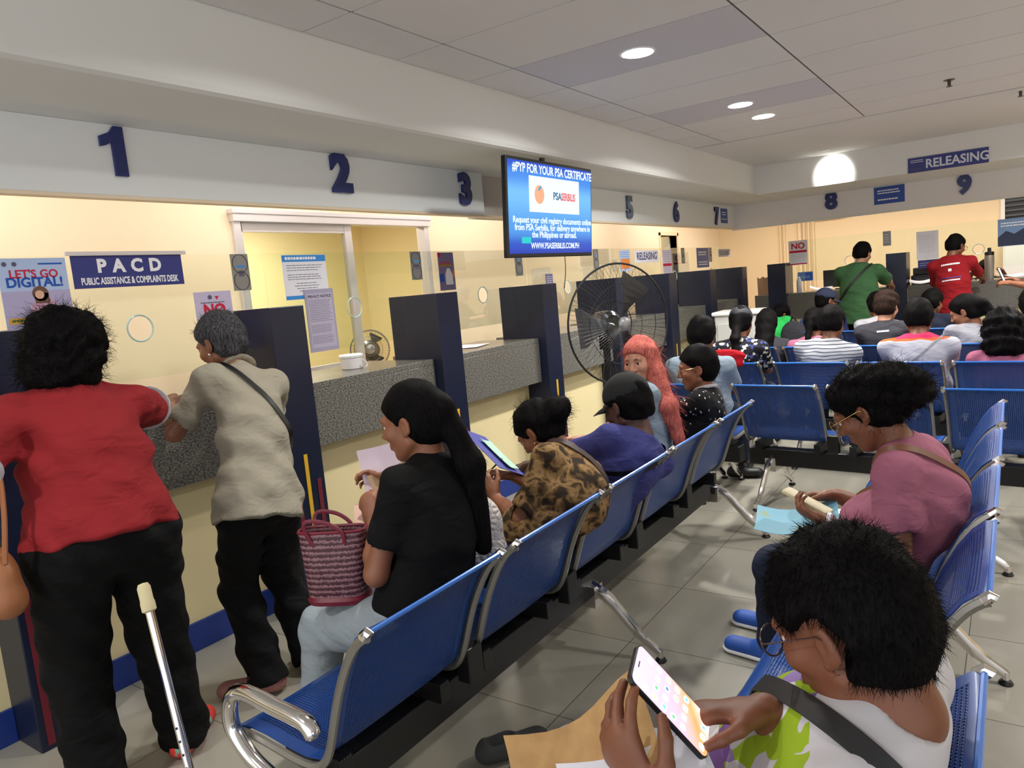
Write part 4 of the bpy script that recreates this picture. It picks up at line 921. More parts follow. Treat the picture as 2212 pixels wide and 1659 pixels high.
for x, y, lb in ((-0.38, 6.29, 'fire sprinkler head on the ceiling right of the lamps'), (0.04, 7.29, 'fire sprinkler head at the right edge of the ceiling')):
    t = empty('sprinkler_head', (x, y, CEIL), 0, lb, 'sprinkler', 'ceiling sprinkler heads'); m = MB(); m.lathe([(0.035, -0.004), (0.035, 0.0)], (0, 0, 0), (0, 0, 1), 16).lathe([(0.010, -0.045), (0.012, 0.0)], (0, 0, 0), (0, 0, 1), 10).lathe([(0.020, -0.048), (0.020, -0.045)], (0, 0, 0), (0, 0, 1), 14)
    m.build('sprinkler_body', mat('dull_brass', rgb(80, 76, 74), 0.4, 0.7), t)
t = empty('security_camera', (-2.62, 9.2, 2.53), 0, 'small white dome security camera on the beam at the far corner', 'camera')
MB().box(-0.035, 0.035, -0.05, 0.0, -0.045, 0.06).build('camera_base', M_white, t, bevel=0.01); MB().lathe([(0.034*math.sin(a), 0.034*(1-math.cos(a))*0.9) for a in np.linspace(math.pi/2, 0.02, 7)][::-1], (0.01, -0.05, 0.0), (0.3, -1, -0.2), 16).build('camera_lens', M_black, t, smooth=True)

# ------------------------------------------------------------------ fans
def fan(loc, axis, hub, R_, label, stand=True, cage_m=None):
    t = empty('pedestal_fan', loc, 0, label, 'fan'); ax = Vector(axis).normalized(); H = Vector((0, 0, hub)); z = Vector((0, 0, 1)); e1 = ax.cross(z).normalized(); e2 = e1.cross(ax)
    c = MB(); fr = H+ax*0.10
    def ring(cn, r, th): c.tube([cn+(e1*math.cos(q)+e2*math.sin(q))*r for q in [2*math.pi*k/48 for k in range(48)]], th, 6, close=True)
    ring(fr-ax*0.05, R_, 0.007); ring(fr-ax*0.005, R_*0.66, 0.0022); ring(fr+ax*0.012, R_*0.35, 0.002); ring(fr-ax*0.135, R_*0.4, 0.003)
    nw = 76
    for k in range(nw):
        q = 2*math.pi*k/nw; d = e1*math.cos(q)+e2*math.sin(q)
        c.tube([fr+ax*0.016+d*0.05, fr+ax*0.010+d*R_*0.45, fr-ax*0.010+d*R_*0.8, fr-ax*0.05+d*R_], 0.0011, 3, caps=False)
        if k % 2 == 0: c.tube([fr-ax*0.14+d*0.06, fr-ax*0.13+d*R_*0.5, fr-ax*0.05+d*R_], 0.0013, 3, caps=False)
    c.build('wire_cage', cage_m or M_black, t)
    b = MB(); n = 3
    for k in range(n):
        q0 = 2*math.pi*k/n; vs = []; fs = []; J = 6
        for j in range(J+1):
            r = 0.04+(R_*0.88-0.04)*j/J; wd = (0.20+0.34*j/J)*(1 if j < J else 0.8)
            for a_ in (-wd, wd):
                q = q0+a_*0.9; d = e1*math.cos(q)+e2*math.sin(q); vs += [fr-ax*(0.052+0.022*(a_/0.5))+d*r, fr-ax*(0.055+0.022*(a_/0.5))+d*r]
        for j in range(J): o = j*4; fs += [(o, o+2, o+6, o+4), (o+1, o+5, o+7, o+3), (o, o+4, o+5, o+1), (o+2, o+3, o+7, o+6)]
        fs += [(0, 1, 3, 2), (J*4, J*4+2, J*4+3, J*4+1)]; b.add(vs, fs)
    b.build('blade', mat('dark_translucent_blade', rgb(40, 42, 46), 0.3), t)
    MB().lathe([(0.0, 0.024), (0.03, 0.022), (0.046, 0.012), (0.048, 0.0)], fr, ax, 24).build('hub_badge', mat('silver_badge', rgb(150, 152, 156), 0.3, 0.7), t, smooth=True)
    MB().lathe([(0.0, -0.20), (0.05, -0.195), (0.085, -0.16), (0.09, -0.10), (0.088, -0.03), (0.06, 0.0)], H-ax*0.02, ax, 24).build('motor_housing', mat('glossy_black_plastic', rgb(26, 26, 30), 0.22), t, smooth=True)
    p = MB(); b0 = H-ax*0.12; p.tube([b0-z*0.06, Vector((b0.x, b0.y, 0.62))], 0.026, 12); p.tube([Vector((b0.x, b0.y, 0.63)), Vector((b0.x, b0.y, 0.05))], 0.036, 12)
    p.box(b0.x-0.035, b0.x+0.035, b0.y-0.035, b0.y+0.035, hub-0.17, hub-0.04); p.build('stand_column', M_black, t, smooth=True)
    MB().lathe([(0.24, 0.0), (0.25, 0.015), (0.22, 0.045), (0.06, 0.065), (0.03, 0.07)], (b0.x, b0.y, 0.0), z, 32).build('round_base', M_black, t, smooth=True)
    MB().lathe([(0.012, 0), (0.030, 0.006), (0.030, 0.03), (0.012, 0.036)], (b0.x+0.04, b0.y-0.03, 0.66), (0.6, -0.8, 0), 12).build('height_knob', M_black, t, smooth=True)
    return t
fan((-2.19, 4.43, 0), (0.876, -0.485, 0.0), 1.235, 0.395, 'large black pedestal fan standing before the counter between the benches')
fan((-4.75, 4.70, 0), (0.7, -0.7, 0.1), 1.10, 0.17, 'small fan in the side room seen through the open window half', cage_m=M_frame)

# ------------------------------------------------------------------ things on and behind the counters
t = empty('plastic_tub', (-3.30, 3.10, 1.135), 0, 'white plastic tub with a lid on the granite of counter 2', 'tub')
MB().lathe([(0.058, 0), (0.062, 0.004), (0.068, 0.075)], (0, 0, 0), (0, 0, 1), 28).build('tub_body', M_white, t, smooth=True); MB().lathe([(0.072, 0.070), (0.073, 0.082), (0.066, 0.088), (0.0, 0.089)], (0, 0, 0), (0, 0, 1), 28).build('tub_lid', M_white, t, smooth=True)
MB().tube(pipe_pts([(0.02, 0.068, 0.06), (0.055, 0.075, 0.02), (0.065, 0.04, -0.0), (0.068, 0.0, 0.02)], 4), 0.002, 5).build('wire_handle', M_alu, t)
def sheet(name, loc, rot, w_, d_, m_, label, cat, curl=0.02, group=None, parent=None):
    """a sheet of paper lying or held, slightly curved"""
    n = 8; vs = []; fs = []
    for i in range(n+1):
        for j in range(n+1):
            u, v = i/n-0.5, j/n-0.5; z = curl*(math.sin(u*3+0.5)*u*2+v*v*1.5); vs.append((u*w_, v*d_, z))
    N1 = len(vs); vs += [(a, b, c-0.0012) for a, b, c in vs]
    for i in range(n):
        for j in range(n): a = i*(n+1)+j; q = (a, a+n+1, a+n+2, a+1); fs += [q, tuple(k+N1 for k in q[::-1])]
    m = MB(); m.add(vs, fs)
    for i in range(n):
        for s0, st in ((0, n+1), (n, n+1)): a = s0+i*st; m.f.append((a, a+st, a+st+N1, a+N1) if s0 else (a, a+N1, a+st+N1, a+st))
        for s0 in (0, n*(n+1)): a = s0+i; m.f.append((a, a+1, a+1+N1, a+N1) if s0 == 0 else (a, a+N1, a+1+N1, a+1))
    o = m.build(name, m_, parent, smooth=True); o.location = loc; o.rotation_euler = rot
    if parent is None: tag(o, label, cat, group)
    return o
sheet('paper_sheet', (-3.28, 4.25, 1.139), (0, 0, 0.3), 0.21, 0.30, M_paper, 'loose white sheet lying on the granite of counter 3', 'paper', 0.002)
sheet('paper_sheet', (-3.08, 8.87, 1.20), (0.1, 1.2, 0.2), 0.15, 0.12, M_paper, 'white sheet standing folded on the far left counter', 'paper', 0.02)
sheet('paper_sheet', (-0.92, 10.33, 1.150), (0.15, 0, 0.1), 0.30, 0.20, M_paper, 'white sheet on the counter left of the man in red', 'paper', 0.03)
sheet('paper_sheet', (-0.02, 10.36, 1.150), (0.1, 0.1, 0.4), 0.30, 0.21, M_paper, 'white sheet on the counter right of the man in red', 'paper', 0.03)
sheet('paper_sheet', (-2.12, 10.45, 1.150), (0.1, 0.1, 0.2), 0.28, 0.20, M_paper, 'white sheet on counter 8 left of the man in green', 'paper', 0.03)
# desk with monitors behind the back counters
t = empty('desk_monitor', (-1.88, 10.62, 1.135), 0, 'black monitor behind counter 8, left of the man in green', 'monitor', 'monitors behind the back counters')
MB().box(-0.24, 0.24, -0.012, 0.012, 0.03, 0.26).build('monitor_panel', M_black, t, bevel=0.004); MB().box(-0.03, 0.03, 0.0, 0.05, 0.0, 0.12).box(-0.09, 0.09, -0.05, 0.09, 0.0, 0.012).build('monitor_stand', M_black, t)
for x, y, z, lb in ((-0.90, 10.60, 1.135, 'black printer behind counter 9, left of the man in red'),):
    t = empty('printer', (x, y, z), 0, lb, 'printer'); MB().box(-0.17, 0.17, -0.10, 0.10, 0.0, 0.11).box(-0.15, 0.15, -0.08, 0.10, 0.11, 0.20).build('printer_body', M_black, t, bevel=0.012)
    MB().box(-0.11, 0.11, -0.13, -0.09, 0.05, 0.07).build('paper_tray', mat('dark_grey_plastic', rgb(52, 54, 58), 0.4), t); MB().box(-0.07, 0.05, -0.02, 0.06, 0.2, 0.235).build('paper_stack', M_paper, t)
t = empty('water_bottle', (-2.36, 10.30, 1.135), 0, 'clear plastic water bottle on the counter edge near the corner', 'bottle')
MB().lathe([(0.03, 0), (0.033, 0.01), (0.033, 0.14), (0.028, 0.16), (0.013, 0.20), (0.012, 0.215)], (0, 0, 0), (0, 0, 1), 18).build('bottle_body', mat('clear_plastic', rgb(206, 214, 222), 0.15), t, smooth=True); MB().lathe([(0.015, 0.215), (0.015, 0.235)], (0, 0, 0), (0, 0, 1), 14).build('bottle_cap', M_inkblue, t)
t = empty('thermos_flask', (-0.24, 10.28, 1.135), 0, 'tall grey insulated tumbler with black lid beside the man in red', 'flask')
MB().lathe([(0.040, 0), (0.046, 0.02), (0.050, 0.27), (0.046, 0.285)], (0, 0, 0), (0, 0, 1), 22).build('flask_body', mat('greige_metal', rgb(150, 142, 132), 0.35, 0.3), t, smooth=True); MB().lathe([(0.048, 0.285), (0.048, 0.32), (0.02, 0.33), (0.018, 0.37)], (0, 0, 0), (0, 0, 1), 22).build('flask_lid', M_black, t, smooth=True)
t = empty('paper_bag', (-2.86, 10.42, 1.135), 0.2, 'brown paper bag standing on the corner counter', 'bag'); m = MB(); m.prism([(-0.07, 0), (0.07, 0), (0.075, 0.24), (0.03, 0.225), (0.0, 0.25), (-0.04, 0.22), (-0.075, 0.245)], 'y', -0.04, 0.04)
m.build('bag_body', mat('brown_paper', rgb(180, 142, 108), 0.85), t)
# white box cabinet among the back rows
t = empty('white_cabinet', (-2.34, 7.62, 0), 0.05, 'white waist-high box cabinet by the left counters behind the seated people', 'cabinet')
MB().box(-0.21, 0.21, -0.2, 0.2, 0, 1.06).build('cabinet_body', mat('off_white_enamel', rgb(196, 196, 192), 0.5), t, bevel=0.01); MB().box(-0.235, 0.235, -0.22, 0.22, 1.06, 1.10).build('cabinet_lid', M_white, t, bevel=0.012)
MB().box(-0.18, 0.18, -0.212, -0.2, 0.08, 0.98).build('door', mat('off_white_enamel', rgb(196, 196, 192), 0.5), t, bevel=0.004)
# pipes and boxes on the back wall, air conditioner
t = empty('wall_pipes', (-2.75, BKY, 0), 0, 'row of cream painted conduit pipes on the back wall', 'pipes'); 
for i, x in enumerate((-0.42, -0.36, -0.12, -0.05, 0.02, 0.09)): MB().tube([(x, -0.03, 0.3), (x, -0.03, 2.69)], 0.016 if i != 2 else 0.03, 10).build('pipe', M_cream2, t, smooth=True)
t = empty('junction_box', (-2.40, BKY, 2.40), 0, 'cream painted square junction box above the conduit pipes', 'box'); MB().box(-0.22, 0.22, -0.13, 0, -0.22, 0.22).build('box_body', M_cream2, t, bevel=0.006); MB().box(-0.21, 0.21, -0.137, -0.131, -0.21, 0.21).build('box_cover', M_cream2, t, bevel=0.003)
t = empty('air_conditioner', (0.20, BKY, 2.03), 0, 'dark louvred window air conditioner in a white frame at the right edge', 'air conditioner')
fm = MB(); fm.box(-0.36, 0.36, -0.05, 0, 0.21, 0.26).box(-0.36, 0.36, -0.05, 0, -0.26, -0.21).box(-0.36, -0.31, -0.05, 0, -0.21, 0.21).box(0.31, 0.36, -0.05, 0, -0.21, 0.21); fm.build('unit_frame', M_white, t)
lv = MB().box(-0.31, 0.31, -0.01, 0, -0.21, 0.21); lv.build('unit_recess', M_black, t)
lv = MB()
for k in range(6): lv.box(-0.31, 0.31, -0.045, -0.02, -0.19+k*0.068, -0.165+k*0.068)
lv.build('louvre', mat('slate_grey_plastic', rgb(70, 78, 88), 0.5), t)
t = empty('white_panel_cabinet', (0.25, 12.45, 0), 0, 'white filing cabinet against the back wall below the air conditioner', 'cabinet'); MB().box(-0.38, 0.38, -0.2, 0.2, 0, 1.55).build('cabinet_body', M_white, t, bevel=0.006); MB().box(-0.36, 0.36, -0.212, -0.2, 0.8, 1.53).build('door', M_white, t, bevel=0.004)
# ------------------------------------------------------------------ signs, notices and posters on the glass
def board(name, loc, w_, h_, m_, label, cat, plane='x', th=0.004, group=None):
    """flat board facing the room: plane 'x' faces +x (left counters), 'y' faces -y (back counters)"""
    t = empty(name, loc, 0, label, cat, group)
    (MB().box(0, th, -w_/2, w_/2, -h_/2, h_/2) if plane == 'x' else MB().box(-w_/2, w_/2, -th, 0, -h_/2, h_/2)).build('sheet', m_, t); t['pl'] = plane; t['th'] = th
    del t['pl']; del t['th']; return t
def prt(t, y0, y1, z0, z1, m_, plane='x', d=0.0046, nm='printed_field'):
    (MB().box(d-0.0004, d, y0, y1, z0, z1) if plane == 'x' else MB().box(y0, y1, -d, -d+0.0004, z0, z1)).build(nm, m_, t)
def txt(t, body, y, z, size, m_, plane='x', d=0.0048, bold=0.0, sx=1.0, align='CENTER', space=1.0, nm='lettering'):
    o = (d, y, z) if plane == 'x' else (y, -d, z); text_obj(nm, body, size, m_, t, o, (0, 1, 0) if plane == 'x' else (1, 0, 0), (0, 0, 1), 0.0002, bold, align, sx=sx, space=space)
def lines(t, y0, y1, ztop, n, gap, m_, plane='x', d=0.0050, seed=0, th=0.003, center=False, words=6):
    """rows of unreadably small print"""
    rs = random.Random(seed); m = MB()
    for i in range(n):
        z = ztop-i*gap; e = y1-(y1-y0)*rs.uniform(0, 0.15); s0 = y0
        if center: q = rs.uniform(0.1, 0.3)*(y1-y0); s0 = y0+q; e = y1-q
        y = s0
        while y < e-0.004:
            wd = min(rs.uniform(0.5, 1.6)*(y1-y0)/words*0.5, e-y)
            (m.box(d-0.0003, d, y, y+wd, z, z+th) if plane == 'x' else m.box(y, y+wd, -d, -d+0.0003, z, z+th)); y += wd+(y1-y0)*0.018
    m.build('small_print', m_, t)
SX = GX+0.0035
# PACD sign on the glass top with an aluminium channel
t = board('counter_sign', (SX, 1.775, 1.752), 0.490, 0.135, M_signblue, 'long blue PACD public assistance and complaints desk sign on the glass', 'sign')
MB().box(0.0005, 0.016, -0.265, 0.265, 0.068, 0.084).build('hanging_channel', M_alu, t)
txt(t, 'PACD', 0.0, 0.022, 0.076, M_letter, bold=0.0035, space=1.75, sx=1.0); txt(t, 'PUBLIC ASSISTANCE & COMPLAINTS DESK', 0.0, -0.040, 0.040, M_letter, bold=0.0012, sx=0.57)
# digital poster
t = board('digital_poster', (SX, 1.384, 1.666), 0.250, 0.295, mat('poster_pale_blue', rgb(176, 196, 232), 0.6), 'blue LETS GO DIGITAL poster at the left end of the glass', 'poster')
prt(t, -0.125, 0.125, -0.1475, 0.02, mat('poster_lavender', rgb(176, 170, 206), 0.6)); txt(t, "LET'S GO", 0.0, 0.085, 0.044, M_inkred, bold=0.001, d=0.0052); txt(t, 'DIGITAL!', 0.0, 0.052, 0.052, M_inkdblue, bold=0.0015, d=0.0052)
prt(t, 0.02, 0.11, 0.122, 0.128, M_inkdblue, d=0.0052)
for y in (-0.10, -0.065): MB().disc((0.0046, y, 0.125), (1, 0, 0), 0.009, 0.0006, 14).build('printed_seal', M_ink, t)
MB().prism([(-0.035, -0.07), (0.075, -0.07), (0.06, -0.02), (0.02, -0.01), (-0.02, -0.03)], 'x', 0.0046, 0.0052).build('printed_figure_top', mat('poster_pink', rgb(206, 160, 186), 0.7), t)
MB().lathe([(0.030, 0), (0.030, 0.0006)], (0.0050, 0.012, 0.008), (1, 0, 0), 20).build('printed_figure_hair', mat('poster_hair', rgb(112, 78, 66), 0.7), t); MB().prism([(-0.01, -0.03), (0.045, -0.03), (0.04, 0.01), (-0.012, 0.01)], 'x', 0.0050, 0.0056).build('printed_figure_hair', MATS['poster_hair'], t)
MB().lathe([(0.017, 0), (0.017, 0.0006)], (0.0056, 0.008, 0.004), (1, 0, 0), 20).build('printed_face', mat('poster_skin', rgb(222, 176, 150), 0.7), t)
prt(t, -0.115, 0.03, -0.105, -0.083, mat('poster_amber', rgb(214, 162, 50), 0.6), d=0.0052); lines(t, -0.105, 0.02, -0.098, 1, 0.02, mat('poster_green', rgb(60, 100, 50), 0.7), d=0.0056, th=0.009); prt(t, -0.07, 0.02, -0.135, -0.115, M_inkdblue, d=0.0052)
# phone-like grey direction plates
def plate(y, label, w_=0.100, z=1.728, h_=0.180):
    t = board('grey_plate', (SX, y, z), w_, h_, mat('silver_plate', rgb(142, 142, 142), 0.35, 0.5), label, 'plate', group='grey metal plates on the glass')
    m = MB()
    for cz, r in ((0.042, 0.043), (-0.042, 0.043)): m.tube([(0.0046, r*math.cos(q), cz+r*1.05*math.sin(q)) for q in [2*math.pi*k/28 for k in range(28)]], 0.0016, 5, close=True)
    m.build('engraved_ring', M_black, t); MB().box(0.004, 0.0050, -0.013, 0.017, -0.020, 0.008).build('engraved_square', M_ink, t); MB().box(0.004, 0.0050, -0.022, 0.026, 0.024, 0.034).build('printed_band', M_inkblue, t)
plate(2.333, 'grey metal plate with rings at the right end of the counter 1 glass'); plate(3.655, 'grey metal plate at the right end of the counter 2 glass'); plate(4.86, 'dark grey plate below the television', z=1.72, h_=0.20); plate(6.16, 'narrow grey plate right of the television on the glass'); plate(8.35, 'narrow grey plate on the glass right of the releasing sheet'); plate(9.30, 'grey plate on the glass before the blue square sign')
# white notice with blue bands (on the window behind) and lavender notices
t = board('notice_sheet', (SX, 2.742, 1.690), 0.300, 0.240, M_paper, 'white printed notice with blue top and bottom bands on the counter 2 glass', 'notice')
prt(t, -0.15, 0.15, 0.083, 0.118, M_inkblue); prt(t, -0.15, 0.15, -0.118, -0.098, M_inkblue); lines(t, -0.13, 0.10, 0.094, 1, 0.02, M_letter, d=0.0054, seed=33, th=0.014, words=9)
lines(t, -0.125, 0.125, 0.062, 3, 0.013, M_ink, seed=1); lines(t, -0.125, 0.125, 0.012, 3, 0.012, M_ink, seed=2); lines(t, -0.12, 0.12, -0.034, 4, 0.014, M_ink, seed=3, center=True)
t = board('notice_sheet', (SX+0.006, 2.812, 1.448), 0.205, 0.345, mat('grey_lilac_paper', rgb(168, 162, 186), 0.8), 'framed lilac privacy notice full of small print on the counter 2 glass', 'notice')
prt(t, -0.088, 0.088, -0.150, 0.150, mat('lilac_paper_inner', rgb(186, 180, 202), 0.8)); txt(t, 'PRIVACY NOTICE', 0.0, 0.132, 0.021, M_ink, d=0.0054, bold=0.0005)
lines(t, -0.080, 0.080, 0.110, 13, 0.0095, M_ink, seed=4, th=0.0022); lines(t, -0.080, 0.080, -0.028, 5, 0.0095, M_ink, seed=5, th=0.0022); lines(t, -0.080, 0.080, -0.088, 5, 0.0095, M_ink, seed=6, th=0.0022)
t = board('notice_sheet', (SX, 2.158, 1.497), 0.200, 0.290, M_paperlav, 'lavender NO notice with crossed red O above the grey-haired woman', 'notice')
MB().disc((0.0046, -0.018, 0.118), (1, 0, 0), 0.011, 0.0006, 16).build('printed_seal', M_ink, t); MB().prism([(0.008, 0.122), (0.030, 0.122), (0.019, 0.104)], 'x', 0.0046, 0.0052).build('printed_seal', M_inkred, t)
lines(t, -0.07, 0.07, 0.090, 1, 0.01, M_ink, seed=7, th=0.005); txt(t, 'NO', 0.0, 0.055, 0.075, M_inkred, bold=0.003, d=0.0052); MB().box(0.0050, 0.0058, -0.032, 0.032, -0.003, 0.003).build('printed_slash', M_inkred, t).location = (0, 0, 0)
bpy.data.objects[-1] if False else None
for o in t.children:
    if o.name.startswith('printed_slash'): o.rotation_euler = (0.8, 0, 0); o.location = (0, 0.029, 0.055)
t = board('seminar_poster', (SX, 3.962, 1.682), 0.165, 0.255, mat('poster_dusk', rgb(122, 112, 150), 0.6), 'narrow purple poster with a gold band left of the television', 'poster')
prt(t, -0.082, -0.055, 0.095, 0.128, M_inkred); prt(t, -0.075, 0.055, 0.035, 0.052, mat('poster_gold', rgb(158, 130, 50), 0.6)); lines(t, -0.07, 0.05, 0.060, 2, 0.012, M_inkred, seed=9, th=0.006)
MB().prism([(-0.02, -0.09), (0.06, -0.09), (0.055, -0.02), (0.03, 0.02), (0.0, 0.02), (-0.02, -0.02)], 'x', 0.0046, 0.0052).build('printed_clipboard', M_paper, t); prt(t, -0.082, -0.035, -0.07, -0.015, M_inkdblue); prt(t, 0.062, 0.0825, -0.04, 0.01, mat('poster_orange', rgb(220, 130, 60), 0.6))
t = board('small_notice', (SX, 5.30, 1.565), 0.11, 0.11, mat('slate_lilac', rgb(96, 92, 130), 0.6), 'small slate notice below the television on the glass', 'notice'); lines(t, -0.045, 0.045, 0.03, 5, 0.016, M_paper, seed=11)
t = board('notice_sheet', (SX, 6.78, 1.70), 0.23, 0.21, mat('pale_blue_paper', rgb(170, 190, 222), 0.7), 'pale blue and orange notice left of the white releasing sheet', 'notice'); prt(t, -0.10, 0.10, -0.08, 0.02, mat('poster_orange', rgb(220, 130, 60), 0.6)); lines(t, -0.1, 0.1, 0.08, 3, 0.02, M_inkdblue, seed=12)
t = board('releasing_sheet', (SX, 7.32, 1.735), 0.60, 0.125, M_paper, 'white sheet lettered RELEASING on the glass above the fan', 'sign'); txt(t, 'RELEASING', 0, 0.0, 0.105, M_signblue, bold=0.002, d=0.0052)
t = board('notice_sheet', (SX, 7.86, 1.65), 0.26, 0.30, mat('rose_white_paper', rgb(214, 204, 222), 0.7), 'tall white notice with a red band right of the releasing sheet', 'notice'); prt(t, -0.12, 0.12, -0.03, 0.0, M_inkred); lines(t, -0.1, 0.1, 0.12, 5, 0.025, M_ink, seed=13); lines(t, -0.1, 0.1, -0.05, 4, 0.02, M_ink, seed=14)
t = board('blue_square_sign', (SX, 9.02, 1.695), 0.42, 0.24, M_signblue2, 'blue square sign with white text on the far left glass', 'sign'); lines(t, -0.17, 0.17, 0.06, 2, 0.03, M_letter, seed=15, th=0.015); lines(t, -0.17, 0.17, -0.06, 2, 0.03, M_letter, seed=16, th=0.015)
t = board('releasing_sheet', (SX, 9.86, 1.745), 0.50, 0.10, M_paper, 'white RELEASING sheet on the glass in the far corner', 'sign'); txt(t, 'RELEASING', 0, 0.0, 0.085, M_signblue, bold=0.001, d=0.0052)
# plates on the bulkhead and the back glass
t = board('counter_plate', (HX+0.001, 9.93, 2.232), 0.27, 0.19, M_signblue2, 'small blue plate beside the numeral 7', 'sign'); lines(t, -0.10, 0.10, 0.04, 2, 0.03, M_letter, seed=17, th=0.012); lines(t, -0.10, 0.10, -0.05, 1, 0.03, M_letter, seed=18, th=0.012)
t = board('counter_plate', (-1.28, HY-0.001, 2.262), 0.34, 0.21, M_signblue2, 'blue plate with white lines between numerals 8 and 9', 'sign', 'y'); lines(t, -0.13, 0.13, 0.05, 2, 0.03, M_letter, 'y', seed=19, th=0.014); lines(t, -0.13, 0.13, -0.06, 1, 0.03, M_letter, 'y', seed=20, th=0.016)
t = board('releasing_sign', (-0.58, BY-0.001, 2.448), 0.73, 0.155, M_signblue, 'long navy RELEASING sign on the beam above numeral 9', 'sign', 'y', th=0.01)
txt(t, 'RELEASING', 0.085, -0.005, 0.125, mat('sign_letter_silver', rgb(196, 198, 204), 0.35, 0.5), 'y', d=0.0115, bold=0.003, sx=0.92); lines(t, -0.34, -0.22, 0.045, 2, 0.018, M_letter, 'y', d=0.011, seed=21, th=0.006); lines(t, -0.34, -0.22, -0.04, 2, 0.018, M_ink, 'y', d=0.011, seed=22, th=0.006)
BXY = 10.396
t = board('notice_sheet', (-2.38, BXY, 1.66), 0.24, 0.32, M_paper, 'white NO notice with red bands on the back glass, left of the man in green', 'notice', 'y')
txt(t, 'NO', 0, 0.085, 0.11, M_inkred, 'y', bold=0.003, d=0.0054); prt(t, -0.11, 0.11, 0.0, 0.03, M_inkred, 'y'); prt(t, -0.11, 0.11, -0.155, -0.14, M_inkred, 'y'); lines(t, -0.10, 0.10, -0.03, 5, 0.022, M_ink, 'y', seed=23)
t = board('grey_plate', (-1.315, BXY, 1.73), 0.09, 0.18, mat('silver_plate', rgb(142, 142, 142), 0.35, 0.5), 'grey metal plate on the back glass between the two standing men', 'plate', 'y'); lines(t, -0.03, 0.03, 0.04, 4, 0.03, M_paper, 'y', seed=24, th=0.008)
t = board('notice_sheet', (-0.875, BXY, 1.60), 0.235, 0.34, M_paper, 'white printed notice on the back glass left of the man in red', 'notice', 'y'); lines(t, -0.095, 0.095, 0.12, 9, 0.025, mat('pale_ink', rgb(150, 152, 160), 0.8), 'y', seed=25)
t = board('blue_notice', (-0.86, BXY, 1.375), 0.24, 0.10, M_signblue, 'dark blue notice strip below the white notice on the back glass', 'notice', 'y'); lines(t, -0.10, 0.10, 0.01, 2, 0.025, M_letter, 'y', seed=26)
t = board('blue_notice', (-2.30, BXY, 1.34), 0.19, 0.12, mat('two_tone_blue', rgb(92, 124, 176), 0.6), 'blue and grey card low on the back glass near the corner', 'notice', 'y'); prt(t, 0.0, 0.095, -0.05, 0.05, M_signblue2, 'y'); lines(t, -0.08, 0.08, 0.0, 2, 0.02, M_letter, 'y', seed=27)
t = board('photo_poster', (0.02, BXY, 1.66), 0.36, 0.31, mat('poster_steel_blue', rgb(120, 150, 196), 0.6), 'steel blue picture poster on the back glass at the right edge', 'poster', 'y')
MB().prism([(-0.18, -0.15), (0.18, -0.15), (0.18, -0.03), (0.08, 0.04), (-0.02, -0.02), (-0.10, 0.02), (-0.18, -0.05)], 'y', -0.0052, -0.0046).build('printed_scene', mat('poster_navy_grey', rgb(48, 58, 84), 0.7), t); lines(t, -0.15, 0.15, 0.10, 2, 0.03, M_letter, 'y', seed=28, th=0.014)
# ------------------------------------------------------------------ patterned cloth
def pattern(name, kind, cols, scale, rough=0.85, extra=None):
    m = mat(name, cols[0], rough, spec=0.2); wrinkle(m, 0.4); N, L, b = nodes_of(m); tc = N.new('ShaderNodeTexCoord'); mp = N.new('ShaderNodeMapping'); L.new(tc.outputs['Object'], mp.inputs[0])
    cr = N.new('ShaderNodeValToRGB'); cr.color_ramp.interpolation = 'CONSTANT' if kind != 'soft' else 'LINEAR'; e = cr.color_ramp.elements
    if kind == 'stripes':
        sp = N.new('ShaderNodeSeparateXYZ'); L.new(mp.outputs[0], sp.inputs[0]); n = N.new('ShaderNodeTexNoise'); n.inputs['Scale'].default_value = 6; L.new(mp.outputs[0], n.inputs['Vector'])
        z = math_node(N, L, 'MULTIPLY_ADD', n.outputs[0], 0.03, sp.outputs[2]); fac = math_node(N, L, 'FRACT', math_node(N, L, 'MULTIPLY', z, scale))
    elif kind == 'dots':
        v = N.new('ShaderNodeTexVoronoi'); v.inputs['Scale'].default_value = scale; mp.inputs['Scale'].default_value = (1, 1, 0.55); L.new(mp.outputs[0], v.inputs['Vector']); fac = v.outputs['Distance']
    elif kind == 'cells':
        v = N.new('ShaderNodeTexVoronoi'); v.inputs['Scale'].default_value = scale; L.new(mp.outputs[0], v.inputs['Vector']); s_ = N.new('ShaderNodeSeparateXYZ'); L.new(v.outputs['Color'], s_.inputs[0]); fac = s_.outputs[0]
    elif kind == 'z':
        sp = N.new('ShaderNodeSeparateXYZ'); L.new(mp.outputs[0], sp.inputs[0]); n = N.new('ShaderNodeTexNoise'); n.inputs['Scale'].default_value = 4; L.new(mp.outputs[0], n.inputs['Vector']); fac = math_node(N, L, 'MULTIPLY_ADD', n.outputs[0], 0.12, sp.outputs[2])
    else:
        n = N.new('ShaderNodeTexNoise'); n.inputs['Scale'].default_value = scale; n.inputs['Detail'].default_value = 5; n.inputs['Distortion'].default_value = 0.5; L.new(mp.outputs[0], n.inputs['Vector']); fac = n.outputs[0]
    L.new(fac, cr.inputs[0]); e[0].position = 0; e[0].color = cols[0]; e[1].position = extra[0]; e[1].color = cols[1]
    for p, c in zip(extra[1:], cols[2:]): q = e.new(p); q.color = c
    L.new(cr.outputs[0], b.inputs['Base Color']); return m
C_redpolo = cloth('red_polo_cloth', rgb(136, 34, 39)); C_white = cloth('white_cloth', rgb(178, 178, 184)); C_blackp = cloth('black_trouser_cloth', rgb(8, 8, 9)); C_blackt = cloth('black_tee_cloth', rgb(9, 9, 10))
